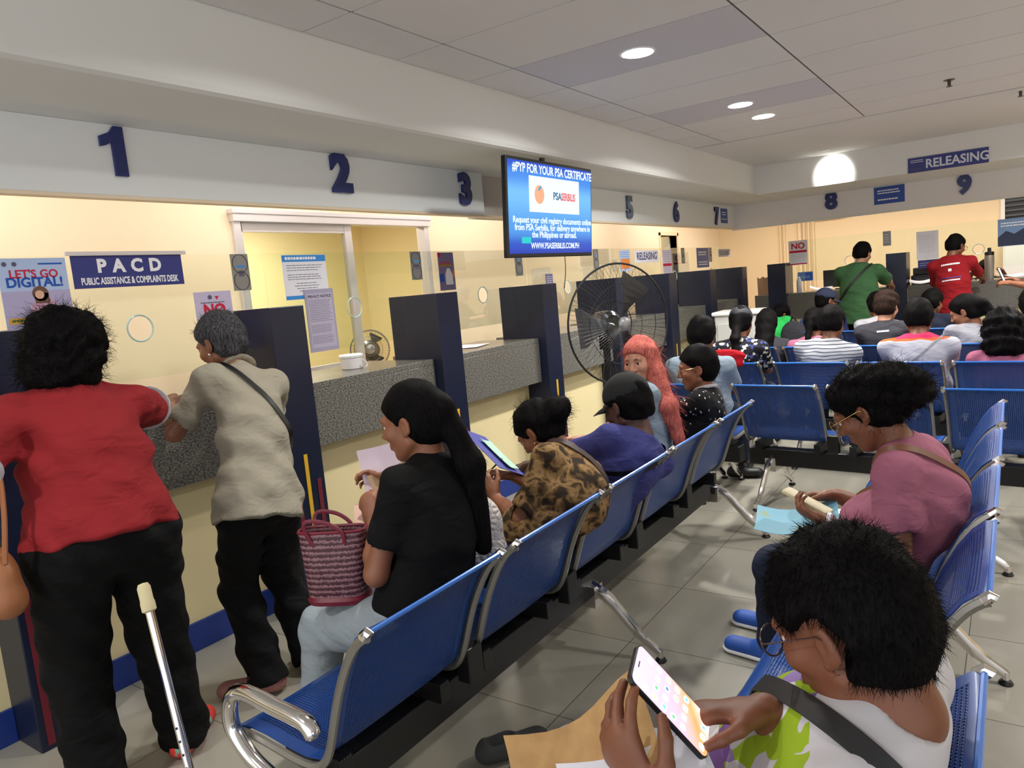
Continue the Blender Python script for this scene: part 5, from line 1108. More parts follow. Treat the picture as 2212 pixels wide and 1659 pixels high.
C_linen = cloth('beige_grey_linen', rgb(152, 146, 130), bump=(300, 0.2)); C_greytrk = cloth('pale_grey_satin', rgb(150, 160, 166), 0.5); C_purple = cloth('violet_blue_cloth', rgb(60, 62, 118)); C_navycl = cloth('dark_navy_cloth', rgb(24, 28, 44)); C_jean = cloth('dark_jeans', rgb(34, 40, 58))
C_pink = cloth('dusty_pink_cloth', rgb(146, 88, 108)); C_green = cloth('bottle_green_cloth', rgb(62, 100, 64)); C_red2 = cloth('brick_red_cloth', rgb(140, 24, 32)); C_ltblue = cloth('pale_blue_cloth', rgb(130, 145, 158)); C_dgrey = cloth('charcoal_cloth', rgb(52, 52, 58)); C_lime = cloth('bright_green_cloth', rgb(48, 184, 88)); C_rose = cloth('rose_cloth', rgb(166, 96, 122)); C_grey = cloth('light_grey_cloth', rgb(140, 140, 148)); C_maroon = cloth('dark_plum_cloth', rgb(52, 28, 40)); C_blueg = cloth('slate_blue_cloth', rgb(66, 76, 132))
C_snake = pattern('snakeskin_print_cloth', 'soft', [rgb(34, 28, 24), rgb(52, 42, 32), rgb(112, 84, 50), rgb(150, 120, 80), rgb(70, 52, 34)], 19, extra=[0.42, 0.48, 0.56, 0.66])
C_dots = pattern('black_cloth_with_white_flecks', 'dots', [rgb(214, 206, 200), rgb(16, 16, 18)], 42, extra=[0.20])
C_stripe = pattern('white_cloth_with_grey_stripes', 'stripes', [rgb(174, 176, 182), rgb(74, 78, 90)], 38, extra=[0.72])
C_camo = pattern('black_white_patterned_cloth', 'cells', [rgb(24, 26, 34), rgb(200, 196, 176), rgb(60, 70, 120), rgb(30, 30, 36)], 46, extra=[0.45, 0.62, 0.75])
C_orange = pattern('white_tee_orange_pink_yoke', 'z', [rgb(172, 172, 184), rgb(200, 92, 40), rgb(190, 50, 92)], 1, extra=[0.985, 1.03])
M_leatherbrown = mat('brown_leather', rgb(104, 62, 40), 0.5); M_leatherblk = mat('black_strap_webbing', rgb(20, 19, 21), 0.55); M_leathdk = mat('dark_brown_strap', rgb(52, 32, 30), 0.5); M_strapblk2 = mat('black_shiny_strap', rgb(14, 14, 15), 0.35)
M_shoepink = mat('dusty_pink_suede', rgb(158, 108, 102), 0.9); M_shoered = mat('coral_red_shoe', rgb(214, 62, 52), 0.6, noise=(9, rgb(112, 180, 156), 0.60, 0.62)); M_shoeblk = mat('black_shoe', rgb(20, 20, 22), 0.5); M_pearl = mat('pearl', rgb(232, 228, 220), 0.2); M_goldrim = mat('gold_rim', rgb(196, 158, 96), 0.25, 0.8); M_darkrim = mat('brown_rim', rgb(60, 40, 34), 0.3)
def printed_tee():
    """white tee; violet and green painted print over the chest, red print on the right sleeve"""
    m = mat('white_tee_colour_print', rgb(200, 198, 202), 0.8, spec=0.2); N, L, b = nodes_of(m); tc = N.new('ShaderNodeTexCoord'); sp = N.new('ShaderNodeSeparateXYZ'); L.new(tc.outputs['Object'], sp.inputs[0])
    v = N.new('ShaderNodeTexVoronoi'); v.inputs['Scale'].default_value = 17; v.inputs['Randomness'].default_value = 0.9; n0 = N.new('ShaderNodeTexNoise'); n0.inputs['Scale'].default_value = 9; L.new(tc.outputs['Object'], n0.inputs['Vector'])
    mx = N.new('ShaderNodeVectorMath'); mx.operation = 'MULTIPLY_ADD'; L.new(n0.outputs['Color'], mx.inputs[0]); mx.inputs[1].default_value = (0.13, 0.13, 0.13); L.new(tc.outputs['Object'], mx.inputs[2]); L.new(mx.outputs[0], v.inputs['Vector'])
    s_ = N.new('ShaderNodeSeparateXYZ'); L.new(v.outputs['Color'], s_.inputs[0]); cr = N.new('ShaderNodeValToRGB'); cr.color_ramp.interpolation = 'CONSTANT'; e = cr.color_ramp.elements
    e[0].position = 0; e[0].color = rgb(128, 92, 158); e[1].position = 0.26; e[1].color = rgb(198, 194, 198)
    for p, c in ((0.52, rgb(150, 178, 40)), (0.72, rgb(226, 222, 226)), (0.84, rgb(150, 126, 184)), (0.93, rgb(60, 56, 96))): q = e.new(p); q.color = c
    L.new(s_.outputs[0], cr.inputs[0])
    mask = math_node(N, L, 'LESS_THAN', math_node(N, L, 'MULTIPLY_ADD', n0.outputs[0], 0.05, sp.outputs[0]), 0.19); mix = N.new('ShaderNodeMix'); mix.data_type = 'RGBA'; L.new(mask, mix.inputs[0]); mix.inputs[6].default_value = rgb(196, 194, 198); L.new(cr.outputs[0], mix.inputs[7])
    st = math_node(N, L, 'GREATER_THAN', math_node(N, L, 'FRACT', math_node(N, L, 'MULTIPLY', sp.outputs[2], 55.0)), 0.35)
    m2 = math_node(N, L, 'MULTIPLY', math_node(N, L, 'GREATER_THAN', sp.outputs[1], 0.19), st); mix2 = N.new('ShaderNodeMix'); mix2.data_type = 'RGBA'; L.new(m2, mix2.inputs[0]); L.new(mix.outputs[2], mix2.inputs[6]); mix2.inputs[7].default_value = rgb(206, 70, 92)
    L.new(mix2.outputs[2], b.inputs['Base Color']); return m

# ------------------------------------------------------------------ people
ST = lambda m_, fr='L', w_=0.02, **k: dict(m=m_, w=w_, **{'from': fr}, **k)
# woman in red at counter 1
p1 = person('woman in red polo shirt with bushy black hair leaning on counter 1', (-2.36, 1.10, 0.85), (-2.57, 1.185, 1.455), 86, H=1.60, skin='brown', sw=0.195, g=1.32, pose='stand', hp=(16, -50, 0), bulge=0.02,
    handL=(-2.50, 0.80, 0.94), elbL=(0.6, -0.5, 0.1), handR=(-2.93, 1.63, 1.165), elbR=(0.75, 0.60, -0.8), footL=(-2.44, 1.00, 0), footR=(-2.45, 1.30, 0), shirt=C_redpolo, pants=C_blackp, wide=0.040, hem=0.02, sleeve=0.80, toe=(10, -50), shs=1.1, cuff=C_white, collar=(C_white, 0.010), limb=1.25, shoe=M_shoered, h=0.007, folds=0.006,
    hair=dict(n=2600, len=0.055, spread=0.9, lift=0.7, amp=0.007, freq=75, nape=-0.14, line=0.012, ears=False, w=0.0009, wave=0.35, add=[('e', (0, -0.035, 0.022), (0.128, 0.118, 0.118), 0.03), ('e', (0, -0.055, -0.070), (0.122, 0.100, 0.085), 0.04), ('e', (0, -0.05, -0.125), (0.085, 0.075, 0.05), 0.04)]), cap=dict(m=mat('mauve_visor', rgb(92, 84, 108), 0.7)), seed=3)
# grey-haired woman at counter 1
p2 = person('grey-haired elderly woman in beige linen shirt leaning on the counter', (-2.47, 1.745, 0.775), (-2.78, 1.885, 1.410), 80, H=1.50, headscale=1.12, skin='tan', sw=0.175, g=1.04, pose='stand', hp=(24, 24, 0), bulge=0.05,
    handL=(-2.985, 1.745, 1.165), elbL=(0.1, -0.6, -1), handR=(-3.0, 2.05, 1.165), elbR=(0.1, 0.6, -1), footL=(-2.50, 1.69, 0), footR=(-2.47, 1.90, 0), shirt=C_linen, pants=C_blackp, wide=0.042, toe=(50, -40), shs=1.12, hem=-0.07, sleeve=0.85, collar=(C_linen, 0.020, 0.5), shoe=M_shoepink, h=0.006, folds=0.006, earring=M_pearl, face_detail=True, hemflare=1.12,
    hair=dict(m=H_GREY, n=1500, len=0.035, spread=0.35, lift=0.15, amp=0.003, nape=-0.062, th=0.013, w=0.0008, bk=0.8), straps=(ST(M_strapblk2, 'L', 0.020, dz=0.12),), seed=5)
# long-haired woman in black on the near bench
p3 = person('woman in black tee with a long black ponytail reading papers on the near bench', (-1.49, 1.60, 0.52), (-1.545, 1.675, 1.150), 84, H=1.60, skin='tan', sw=0.155, g=0.98, hp=(12, 26, 0), bulge=0.04,
    handL=(-1.71, 1.62, 0.815), elbL=(0.40, -0.70, -0.9), handR=(-1.80, 1.80, 0.86), shirt=C_blackt, pants=C_greytrk, hem=-0.06, sleeve=0.66, wide=0.03, shoe=M_shoeblk, h=0.006, face_detail=True, limb=0.95, folds=0.003,
    hands={'L': dict(d=(-0.45, 0.25, 0.75), n=(-0.2, 0.9, -0.2), curl=0.75), 'R': dict(d=(-0.5, -0.3, 0.6), n=(-0.2, -0.9, 0), curl=0.6)},
    hair=dict(n=500, len=0.04, spread=0.08, lift=0.05, amp=0.0015, nape=-0.07, th=0.011, add=[('e', (0, -0.085, 0.015), (0.05, 0.05, 0.05), 0.03), ('c', (0, -0.112, 0.01), (0.0, -0.140, -0.18), 0.034, 0.044, 0.03), ('c', (0.0, -0.140, -0.18), (0.0, -0.105, -0.44), 0.044, 0.030, 0.03)], ears=True), seed=7)
# woman in snakeskin print
p4 = person('woman in brown snakeskin-print blouse bent over a clipboard on the near bench', (-1.50, 2.24, 0.52), (-1.55, 2.40, 0.965), 84, H=1.52, skin='tan', sw=0.165, g=1.02, hp=(42, 10, 0), bulge=0.13,
    handL=(-1.70, 2.27, 0.715), elbL=(0.4, -0.6, -0.9), handR=(-1.76, 2.50, 0.735), elbR=(0.4, 0.6, -0.8), shirt=C_snake, pants=C_maroon, hem=-0.06, sleeve=0.78, shoe=M_shoeblk, h=0.007, earring=M_goldrim, folds=0.004, face_detail=True, headscale=1.0,
    hands={'L': dict(d=(-0.6, 0.1, 0.75), n=(-0.2, 0.9, 0.2), curl=0.7), 'R': dict(d=(-0.7, -0.25, 0.2), n=(-0.3, -0.3, -0.9), curl=0.75)},
    hair=dict(n=900, len=0.045, spread=0.35, lift=0.15, amp=0.004, nape=-0.07, th=0.014, add=[('e', (0.0, -0.132, 0.005), (0.068, 0.056, 0.056), 0.022)]), straps=(ST(M_leathdk, 'L', 0.030, dz=0.12),), seed=9)
# person in violet-blue tee with black headwear
p5 = person('person in violet-blue tee and black peaked cap, seated mid-bench', (-1.50, 2.72, 0.52), (-1.385, 2.86, 0.985), 72, H=1.60, skin='dark', sw=0.18, g=1.06, hp=(22, 6, 0), bulge=0.04,
    shirt=C_purple, pants=C_jean, hem=-0.06, sleeve=0.85, h=0.008, shoe=M_shoeblk, straps=(ST(M_leatherblk, 'R', 0.022, dz=0.1),), cap=dict(m=mat('black_knit_cap', rgb(12, 12, 14), 0.9)), headscale=1.1,
    hair=dict(amp=0.003, nape=-0.05, th=0.010), seed=11)
# pink-haired woman looking back
p6 = person('woman with long faded pink hair in pale top, turned to look back', (-1.52, 3.38, 0.52), (-1.58, 3.45, 1.105), 110, H=1.58, skin='light', sw=0.16, g=0.92, hp=(6, 68, 4), bulge=0.03, shirt=C_ltblue, pants=C_jean, hem=-0.06, sleeve=0.9, h=0.006, shoe=M_shoeblk, face_detail=True, turn=0,
    hair=dict(m=H_PINK, n=900, len=0.10, spread=0.12, lift=0.06, amp=0.003, nape=-0.12, th=0.014, ears=False, line=0.0, add=[('c', (-0.055, -0.01, 0.04), (-0.092, 0.02, -0.08), 0.045, 0.042, 0.03), ('c', (-0.092, 0.02, -0.08), (-0.150, 0.075, -0.24), 0.042, 0.048, 0.03), ('c', (-0.150, 0.075, -0.24), (-0.185, 0.09, -0.42), 0.048, 0.030, 0.03), ('c', (0.058, -0.03, 0.03), (0.078, -0.02, -0.09), 0.040, 0.028, 0.03), ('c', (0.0, -0.06, -0.02), (-0.05, -0.085, -0.30), 0.070, 0.05, 0.04)]), seed=13)
# woman in dotted black top with glasses
p7 = person('woman with short black hair and glasses in black top with white flecks', (-1.52, 3.86, 0.52), (-1.46, 3.93, 1.00), 96, H=1.55, skin='tan', sw=0.17, g=1.0, hp=(8, 18, 0), bulge=0.05, shirt=C_dots, pants=C_blackp, hem=-0.06, sleeve=0.9, h=0.007, shoe=M_shoeblk, face_detail=True, glasses=(M_goldrim, 0.0014), headscale=1.05,
    hair=dict(n=500, len=0.04, spread=0.15, lift=0.1, amp=0.002, nape=-0.065, th=0.014, line=-0.004), collar=(C_white, 0.010), seed=15)
# woman in pink on the right bench
p25 = person('woman in dusty pink tee with curly black hair bent over her phone', (-0.345, 2.50, 0.52), (-0.385, 2.49, 1.055), 80, H=1.60, skin='brown', sw=0.150, g=1.02, footL=(-0.79, 2.74, 0), footR=(-0.83, 2.98, 0), hp=(34, 8, 0), bulge=0.10,
    handL=(-0.475, 2.36, 0.715), elbL=(0.55, -0.5, -0.9), handR=(-0.50, 2.60, 0.735), elbR=(0.7, 0.4, -1), shirt=C_pink, pants=C_jean, hem=-0.08, sleeve=0.62, h=0.006, shoe=mat('blue_trainer', rgb(30, 76, 160), 0.6), sole=M_white, face_detail=True, glasses=(M_goldrim, 0.0012), belly=0.02, bust=0.012, limb=1.12, folds=0.004,
    hands={'L': dict(d=(-0.92, 0.12, 0.35), n=(0.15, 0.55, 0.8), curl=0.55, side=1), 'R': dict(d=(-0.95, -0.25, -0.05), n=(0, -0.5, -0.85), curl=0.7)},
    hair=dict(n=2400, len=0.045, spread=0.9, lift=0.6, amp=0.006, freq=80, nape=-0.06, th=0.016, w=0.0009, wave=0.4, add=[('e', (0, -0.095, 0.025), (0.078, 0.078, 0.080), 0.03), ('e', (0, -0.150, -0.015), (0.058, 0.058, 0.062), 0.03)]), straps=(ST(M_leatherbrown, 'L', 0.022, dz=0.05),), seed=17)
m = MB(); w_ = p25['wL']-p25['org']; m.tube([Vector(w_)+Vector((0.0, math.cos(q)*0.027, math.sin(q)*0.030)) for q in [2*math.pi*i/20 for i in range(20)]], 0.007, 6, close=True, up=(1, 0, 0), flat=1.4); m.build('wristwatch', M_alu, p25['root'], smooth=True)
# foreground person
p26 = person('foreground person with short black hair and round glasses in a printed white tee', (-0.36, 1.13, 0.52), (-0.200, 1.075, 1.015), 84, H=1.66, skin='brown', sw=0.175, g=1.10, hp=(26, -8, -2), bulge=-0.02,
    handL=(-0.392, 0.800, 0.828), elbL=(0.5, -0.4, -1), handR=(-0.305, 1.02, 0.88), elbR=(0.5, 0.5, -0.8), shirt=printed_tee(), pants=C_grey, hem=-0.08, sleeve=0.85, h=0.0048, shoe=M_shoeblk, face_detail=True, glasses=(M_darkrim, 0.0016), folds=0.003, limb=1.1, shz=0.06, neckw=0.92, nu=0.018,
    hands={'L': dict(d=(-0.52, 0.16, 0.84), n=(0.35, 0.9, -0.05), curl=0.32, side=-1, spread=0.12, s=1.05), 'R': dict(d=(-0.82, -0.50, 0.05), n=(0.05, -0.35, -0.95), curl=0.6, s=1.0)},
    hair=dict(n=9000, len=0.024, spread=0.20, lift=0.16, amp=0.003, freq=70, nape=-0.070, th=0.017, es=1.6, w=0.0007, wave=0.10, h=0.005, dn=0.5, bk=-0.25), straps=(ST(M_leatherblk, 'L', 0.032, dz=0.02),), seed=19)
m = MB(); w_ = p26['wL']-p26['org']; ad = nrm(p26['wL']-p26['eL']); e1 = Vector(nrm(np.cross(ad, (0, 0, 1)))); e2 = Vector(np.cross(ad, e1))
for k in range(20):
    q = 2*math.pi*k/20; c = Vector(w_)-Vector(ad)*0.03+(e1*math.cos(q)+e2*math.sin(q))*0.034; m.lathe([(0.005, -0.004), (0.007, 0.0), (0.005, 0.004)], c, Vector(ad), 6)
m.build('metal_bracelet', M_alu, p26['root'], smooth=True)
# people of the back-facing rows and the standing ones
def bk(label, x, y, z, shirt, hair=None, **k):
    d = dict(H=1.6, headscale=1.08, h=0.011, shoe=M_shoeblk, pants=k.pop('pants', C_jean), hp=k.pop('hp', (18, 0, 0)), hem=-0.06); d.update(k)
    return person(label, (x+k.get('dx', 0), y+k.get('dy', 0.0), 0.52), (x, y+0.03, z), d.pop('face', 2), shirt=shirt, hair=hair or dict(amp=0.003, nape=-0.055, th=0.019, n=500, len=0.03, spread=0.4, lift=0.3, w=0.0012), **{a: b for a, b in d.items() if a not in ('dx', 'dy', 'face')})
bk('man in pale blue tee with short black hair behind the woman with glasses', -1.80, 4.95, 1.085, C_ltblue, skin='brown', sw=0.20, g=1.1, seed=21)
bk('woman with black braid over a black and white patterned top and red bag panel', -1.845, 6.0, 1.085, C_camo, dict(amp=0.003, nape=-0.07, th=0.014, add=[('c', (0, -0.10, -0.03), (0.0, -0.15, -0.16), 0.034, 0.034, 0.03), ('c', (0, -0.15, -0.16), (0.01, -0.16, -0.30), 0.034, 0.022, 0.02)]), cap=dict(m=mat('black_navy_bonnet', rgb(22, 24, 34), 0.7), brim=False), seed=22)
bk('woman with long loose black hair seated behind the braid woman', -1.92, 7.05, 0.99, C_dgrey, dict(amp=0.003, nape=-0.12, th=0.014, ears=False, add=[('c', (0, -0.06, 0.0), (0, -0.12, -0.34), 0.085, 0.075, 0.04)]), seed=23)
bk('child in bright green top bending over beside the corner post', -2.12, 8.33, 0.985, C_lime, H=1.30, hp=(50, -40, 0), bulge=0.14, dx=0.06, straps=(), seed=24)
bk('person in navy baseball cap and slate blue top in the farthest row', -1.655, 8.36, 1.10, C_blueg, dict(amp=0.003, nape=-0.05, th=0.010), cap=dict(m=mat('navy_cap_cloth', rgb(34, 42, 70), 0.85)), hp=(14, -48, 0), skin='brown', seed=25)
bk('woman in rose top with black ponytail behind the striped shirt man', -1.50, 7.04, 0.975, C_rose, dict(amp=0.003, nape=-0.06, th=0.014, add=[('e', (0, -0.11, 0.03), (0.03, 0.03, 0.03), 0.02), ('c', (-0.01, -0.13, 0.0), (-0.03, -0.14, -0.24), 0.032, 0.02, 0.02)]), seed=26)
bk('man in white shirt with grey stripes in the second back-facing row', -1.155, 6.0, 1.045, C_stripe, hp=(26, -10, 0), skin='brown', sw=0.20, g=1.12, dx=-0.05, seed=27)
p16 = bk('person with greying brown hair in charcoal tee in the third row', -0.905, 7.03, 1.09, C_dgrey, dict(m=H_BROWN, amp=0.004, nape=-0.065, th=0.020, n=400, len=0.04), hp=(20, -20, 0), sw=0.19, skin='light', extra=True, seed=28)
bk('person in white top half hidden behind the charcoal tee person', -1.16, 8.30, 1.02, C_white, hp=(22, 20, 0), seed=40)
p17 = bk('man in white tee with orange and pink shoulders and thin crossbody strap', -0.56, 5.90, 1.06, C_orange, hp=(30, 0, 0), skin='brown', sw=0.215, g=1.2, straps=(ST(C_grey, 'R', 0.012, dz=0.05),), extra=True, seed=29)
bk('dark-haired person seated in the farthest row left of the grey top woman', -0.66, 8.25, 1.03, C_navycl, H=1.5, skin='brown', hp=(20, -30, 0), seed=30)
bk('woman in light grey top with long ponytail, face turned left', -0.33, 6.93, 1.02, C_grey, dict(amp=0.003, nape=-0.06, th=0.014, add=[('e', (0, -0.10, 0.02), (0.05, 0.045, 0.05), 0.03), ('c', (0, -0.13, 0.0), (0.02, -0.17, -0.26), 0.042, 0.032, 0.03)]), hp=(26, 58, 0), skin='tan', face=24, h=0.008, seed=31)
bk('woman with big curly black hair and pale pink strap at the right edge', -0.06, 5.84, 0.97, C_rose, dict(amp=0.010, freq=60, nape=-0.16, th=0.02, ears=False, n=900, len=0.05, spread=0.8, lift=0.5, w=0.0014, add=[('e', (0, -0.04, -0.01), (0.125, 0.12, 0.135), 0.04), ('e', (0, -0.07, -0.12), (0.13, 0.10, 0.09), 0.04)]), H=1.5, seed=32)
bk('person in white tee at the right edge behind the curly haired woman', 0.12, 6.98, 1.04, C_white, seed=33)
p15 = person('large man in bottle green tee with black crossbody strap standing at counter 8', (-1.50, 9.42, 0.88), (-1.462, 9.52, 1.565), -2, H=1.70, skin='light', sw=0.20, g=1.35, pose='stand', hp=(20, -22, 0), bulge=0.03, handL=(-1.72, 9.98, 1.16), handR=(-1.22, 9.98, 1.16), shirt=C_green, pants=C_blackp, hem=-0.10, sleeve=0.95, limb=1.25, h=0.010, shoe=M_shoeblk,
    hair=dict(amp=0.003, nape=-0.05, th=0.016, n=300, len=0.02), straps=(ST(M_leatherblk, 'R', 0.028, dz=0.1),), belly=0.02, seed=34)
p21 = person('man in brick red printed tee standing at counter 9', (-0.53, 9.50, 0.86), (-0.535, 9.60, 1.555), -6, H=1.64, skin='brown', sw=0.185, g=1.12, pose='stand', hp=(22, -30, 0), bulge=0.03, handL=(-0.68, 9.98, 1.16), handR=(-0.30, 10.02, 1.16), shirt=C_red2, pants=C_blackp, hem=-0.10, sleeve=1.45, h=0.010, shoe=M_shoeblk, glasses=(M_darkrim, 0.0016), face_detail=True, extra=True,
    hair=dict(amp=0.003, nape=-0.045, th=0.013), seed=35)
person('person in black top at the right edge holding up a phone', (0.27, 8.55, 0.84), (0.26, 8.58, 1.50), 80, H=1.58, skin='tan', sw=0.18, g=1.1, pose='stand', hp=(26, 10, 0), bulge=0.04, handL=(-0.03, 8.50, 1.16), handR=(-0.01, 8.70, 1.18), shirt=C_blackt, pants=C_blackp, hem=-0.1, sleeve=0.9, h=0.009, shoe=M_shoeblk, hair=dict(m=H_GREY, amp=0.003, nape=-0.07, th=0.014), seed=36)
person('clerk in dark top seated behind counter 9, arm raised to the desk', (-0.30, 11.15, 0.66), (-0.30, 11.05, 1.235), 176, H=1.55, skin='brown', sw=0.17, g=1.0, hp=(34, 0, 0), bulge=0.06, handL=(-0.10, 10.86, 1.17), handR=(-0.45, 10.86, 1.17), shirt=C_navycl, pants=C_navycl, sleeve=0.7, h=0.010, shoe=M_shoeblk, footL=(-0.2, 10.8, 0), footR=(-0.4, 10.8, 0), hair=dict(amp=0.003, nape=-0.07, th=0.016), seed=37)
person('clerk in white blouse seated behind the glass of counter 1', (-3.92, 1.60, 0.66), (-3.84, 1.60, 1.20), -90, H=1.56, skin='light', sw=0.175, g=1.1, hp=(20, 0, 0), bulge=0.05, handL=(-3.60, 1.75, 1.17), handR=(-3.60, 1.42, 1.17), shirt=C_white, pants=C_navycl, sleeve=0.95, h=0.009, footL=(-3.60, 1.75, 0), footR=(-3.60, 1.45, 0), shoe=M_shoeblk, hair=dict(amp=0.003, nape=-0.07, th=0.014), seed=38)
# chairs the clerks sit on
for (x, y, rz), lb in (((-3.90, 1.60, -R90), 'grey office chair under the clerk in white'), ((-0.30, 11.27, math.pi), 'grey office chair under the clerk behind counter 9')):
    t = empty('office_chair', (x, y, 0), rz, lb, 'chair'); c_ = mat('grey_upholstery', rgb(70, 72, 78), 0.9)
    MB().box(-0.22, 0.22, -0.20, 0.24, 0.42, 0.48).build('seat', c_, t, bevel=0.02); MB().tube([(0, 0, 0.42), (0, 0, 0.08)], 0.025, 10).build('gas_column', M_black, t, smooth=True)
    MB().tube([(0, -0.19, 0.46), (0, -0.235, 0.60)], 0.014, 8).build('back_bar', M_black, t); MB().box(-0.18, 0.18, -0.26, -0.22, 0.58, 0.85).build('backrest', c_, t, bevel=0.015)
    m = MB()
    for k in range(5): q = 2*math.pi*k/5; m.tube([(0, 0, 0.09), (0.26*math.cos(q), 0.26*math.sin(q), 0.035)], 0.018, 8)
    m.build('star_base', M_black, t, smooth=True)
# prints on the backs of shirts
back_print(p21, [(0.10, 0.085, 0.018, M_letter, 7), (0.17, 0.016, 0.030, M_letter, 2), (0.245, 0.09, 0.008, M_signblue2, 6), (0.275, 0.085, 0.014, M_letter, 9)])
back_print(p17, [(0.27, 0.115, 0.026, M_signblue2, 10)])
back_print(p16, [(0.085, 0.045, 0.014, M_letter, 5)])
# ------------------------------------------------------------------ things people hold and carry
def frame(o, c, x, y, z):
    """orient an object: columns are its local axes in the room"""
    X = Vector(x).normalized(); Z = Vector(z).normalized(); Y = Z.cross(X).normalized(); Z = X.cross(Y)
    o.matrix_world = Matrix(((X.x, Y.x, Z.x, c[0]), (X.y, Y.y, Z.y, c[1]), (X.z, Y.z, Z.z, c[2]), (0, 0, 0, 1)))
def rrect(w_, h_, r, n=5):
    return [(sx*(w_/2-r)+r*math.cos(q), sy*(h_/2-r)+r*math.sin(q)) for sx, sy, q0 in ((1, 1, 0), (-1, 1, 90), (-1, -1, 180), (1, -1, 270)) for q in [math.radians(q0+90*i/n) for i in range(n+1)]]
def phone(c, xr, up, label, body_m, screen_m, icons=False, w_=0.075, h_=0.158):
    t = empty('smartphone', (0, 0, 0), 0, label, 'phone'); Z = Vector(xr).cross(Vector(up)); frame(t, c, xr, up, Z)
    MB().prism(rrect(w_, h_, 0.010), 'z', -0.008, 0.0).build('phone_case', body_m, t, bevel=0.001); s_ = MB().prism(rrect(w_-0.004, h_-0.004, 0.009), 'z', 0.0002, 0.0008).build('screen', screen_m, t)
    if icons:
        rs = random.Random(2); pal = [emat('icon_white', (1, 1, 1, 1), 1.6), emat('icon_pink', rgb(230, 70, 110), 1.3), emat('icon_green', rgb(80, 200, 110), 1.3), emat('icon_blue', rgb(70, 110, 220), 1.3), emat('icon_cyan', rgb(90, 210, 220), 1.3), emat('icon_yellow', rgb(240, 230, 140), 1.3)]
        for r in range(7):
            if r == 5: continue
            for k in range(4):
                if rs.random() < 0.12: continue
                x, y = -0.0255+k*0.017, 0.052-r*0.0195; i0 = MB().prism([(a+x, b+y) for a, b in rrect(0.0105, 0.0105, 0.003, 3)], 'z', 0.0009, 0.0012).build('app_icon', pal[0], s_)
                if rs.random() < 0.6: MB().disc((x, y, 0.0012), (0, 0, 1), 0.0030, 0.0003, 10).build('app_symbol', rs.choice(pal[1:]), i0)
        MB().box(-0.006, 0.006, 0.0695, 0.0712, 0.0009, 0.0012).build('ear_speaker', M_black, s_)
    return t
def glow_screen():
    m = bpy.data.materials.new('glowing_home_screen'); m.use_nodes = True; N, L, b = nodes_of(m); b.inputs['Base Color'].default_value = (0.01, 0.01, 0.01, 1); b.inputs['Roughness'].default_value = 0.1
    tc = N.new('ShaderNodeTexCoord'); sp = N.new('ShaderNodeSeparateXYZ'); L.new(tc.outputs['Object'], sp.inputs[0])
    v = math_node(N, L, 'ADD', math_node(N, L, 'MULTIPLY', sp.outputs[1], -5.6), math_node(N, L, 'MULTIPLY', sp.outputs[0], 4.5)); v = math_node(N, L, 'ADD', v, 0.5)
    cr = N.new('ShaderNodeValToRGB'); e = cr.color_ramp.elements; e[0].position = 0; e[0].color = rgb(202, 190, 224); e[1].position = 1.0; e[1].color = rgb(255, 214, 214)
    for p, c in ((0.45, rgb(218, 176, 208)), (0.66, rgb(244, 168, 158)), (0.80, rgb(255, 150, 84))): q = e.new(p); q.color = c
    L.new(v, cr.inputs[0]); L.new(cr.outputs[0], b.inputs['Emission Color']); b.inputs['Emission Strength'].default_value = 1.0; return m
phone((-0.398, 0.90, 0.938), (-0.247, 0.947, 0.204), (-0.525, -0.308, 0.794), 'black smartphone with glowing pink and orange home screen held in the foreground', M_black, glow_screen(), True)
phone((-0.565, 2.47, 0.752), (0.10, 0.98, -0.10), (-0.915, 0.05, 0.40), 'cream-backed smartphone in the hands of the woman in pink', mat('cream_phone_case', rgb(206, 192, 150), 0.5), mat('pale_screen', rgb(214, 206, 176), 0.3))
phone((-0.10, 8.58, 1.235), (0.15, 1, 0), (-0.35, 0, 0.94), 'bright phone held up by the person in black at the right edge', M_black, emat('bright_screen', (0.9, 0.95, 1, 1), 1.2))
# kraft envelope under the foreground phone
sheet('kraft_envelope', (-0.525, 0.89, 0.790), (0.35, -0.46, 0.50), 0.24, 0.18, M_kraft, 'brown kraft envelope held behind the foreground phone', 'envelope', 0.05)
sheet('paper_sheet', (-0.42, 0.83, 0.83), (0.35, -0.1, 0.7), 0.21, 0.12, M_paper, 'white folded paper under the kraft envelope in the foreground', 'paper', 0.02)
# blue pouch in the lap of the woman in pink
t = sheet('plastic_envelope', (-0.60, 2.47, 0.665), (0.1, -0.10, 0.2), 0.26, 0.20, mat('pale_cyan_plastic', rgb(116, 170, 192), 0.65, noise=(8, rgb(150, 160, 110), 0.60, 0.66)), 'pale cyan plastic envelope under the phone of the woman in pink', 'envelope', 0.03)
t = sheet('paper_sheet', (-0.46, 2.60, 0.660), (0.1, -0.1, 0.1), 0.16, 0.14, M_paper, 'white paper beside the cyan envelope on the pink tee woman lap', 'paper', 0.01)
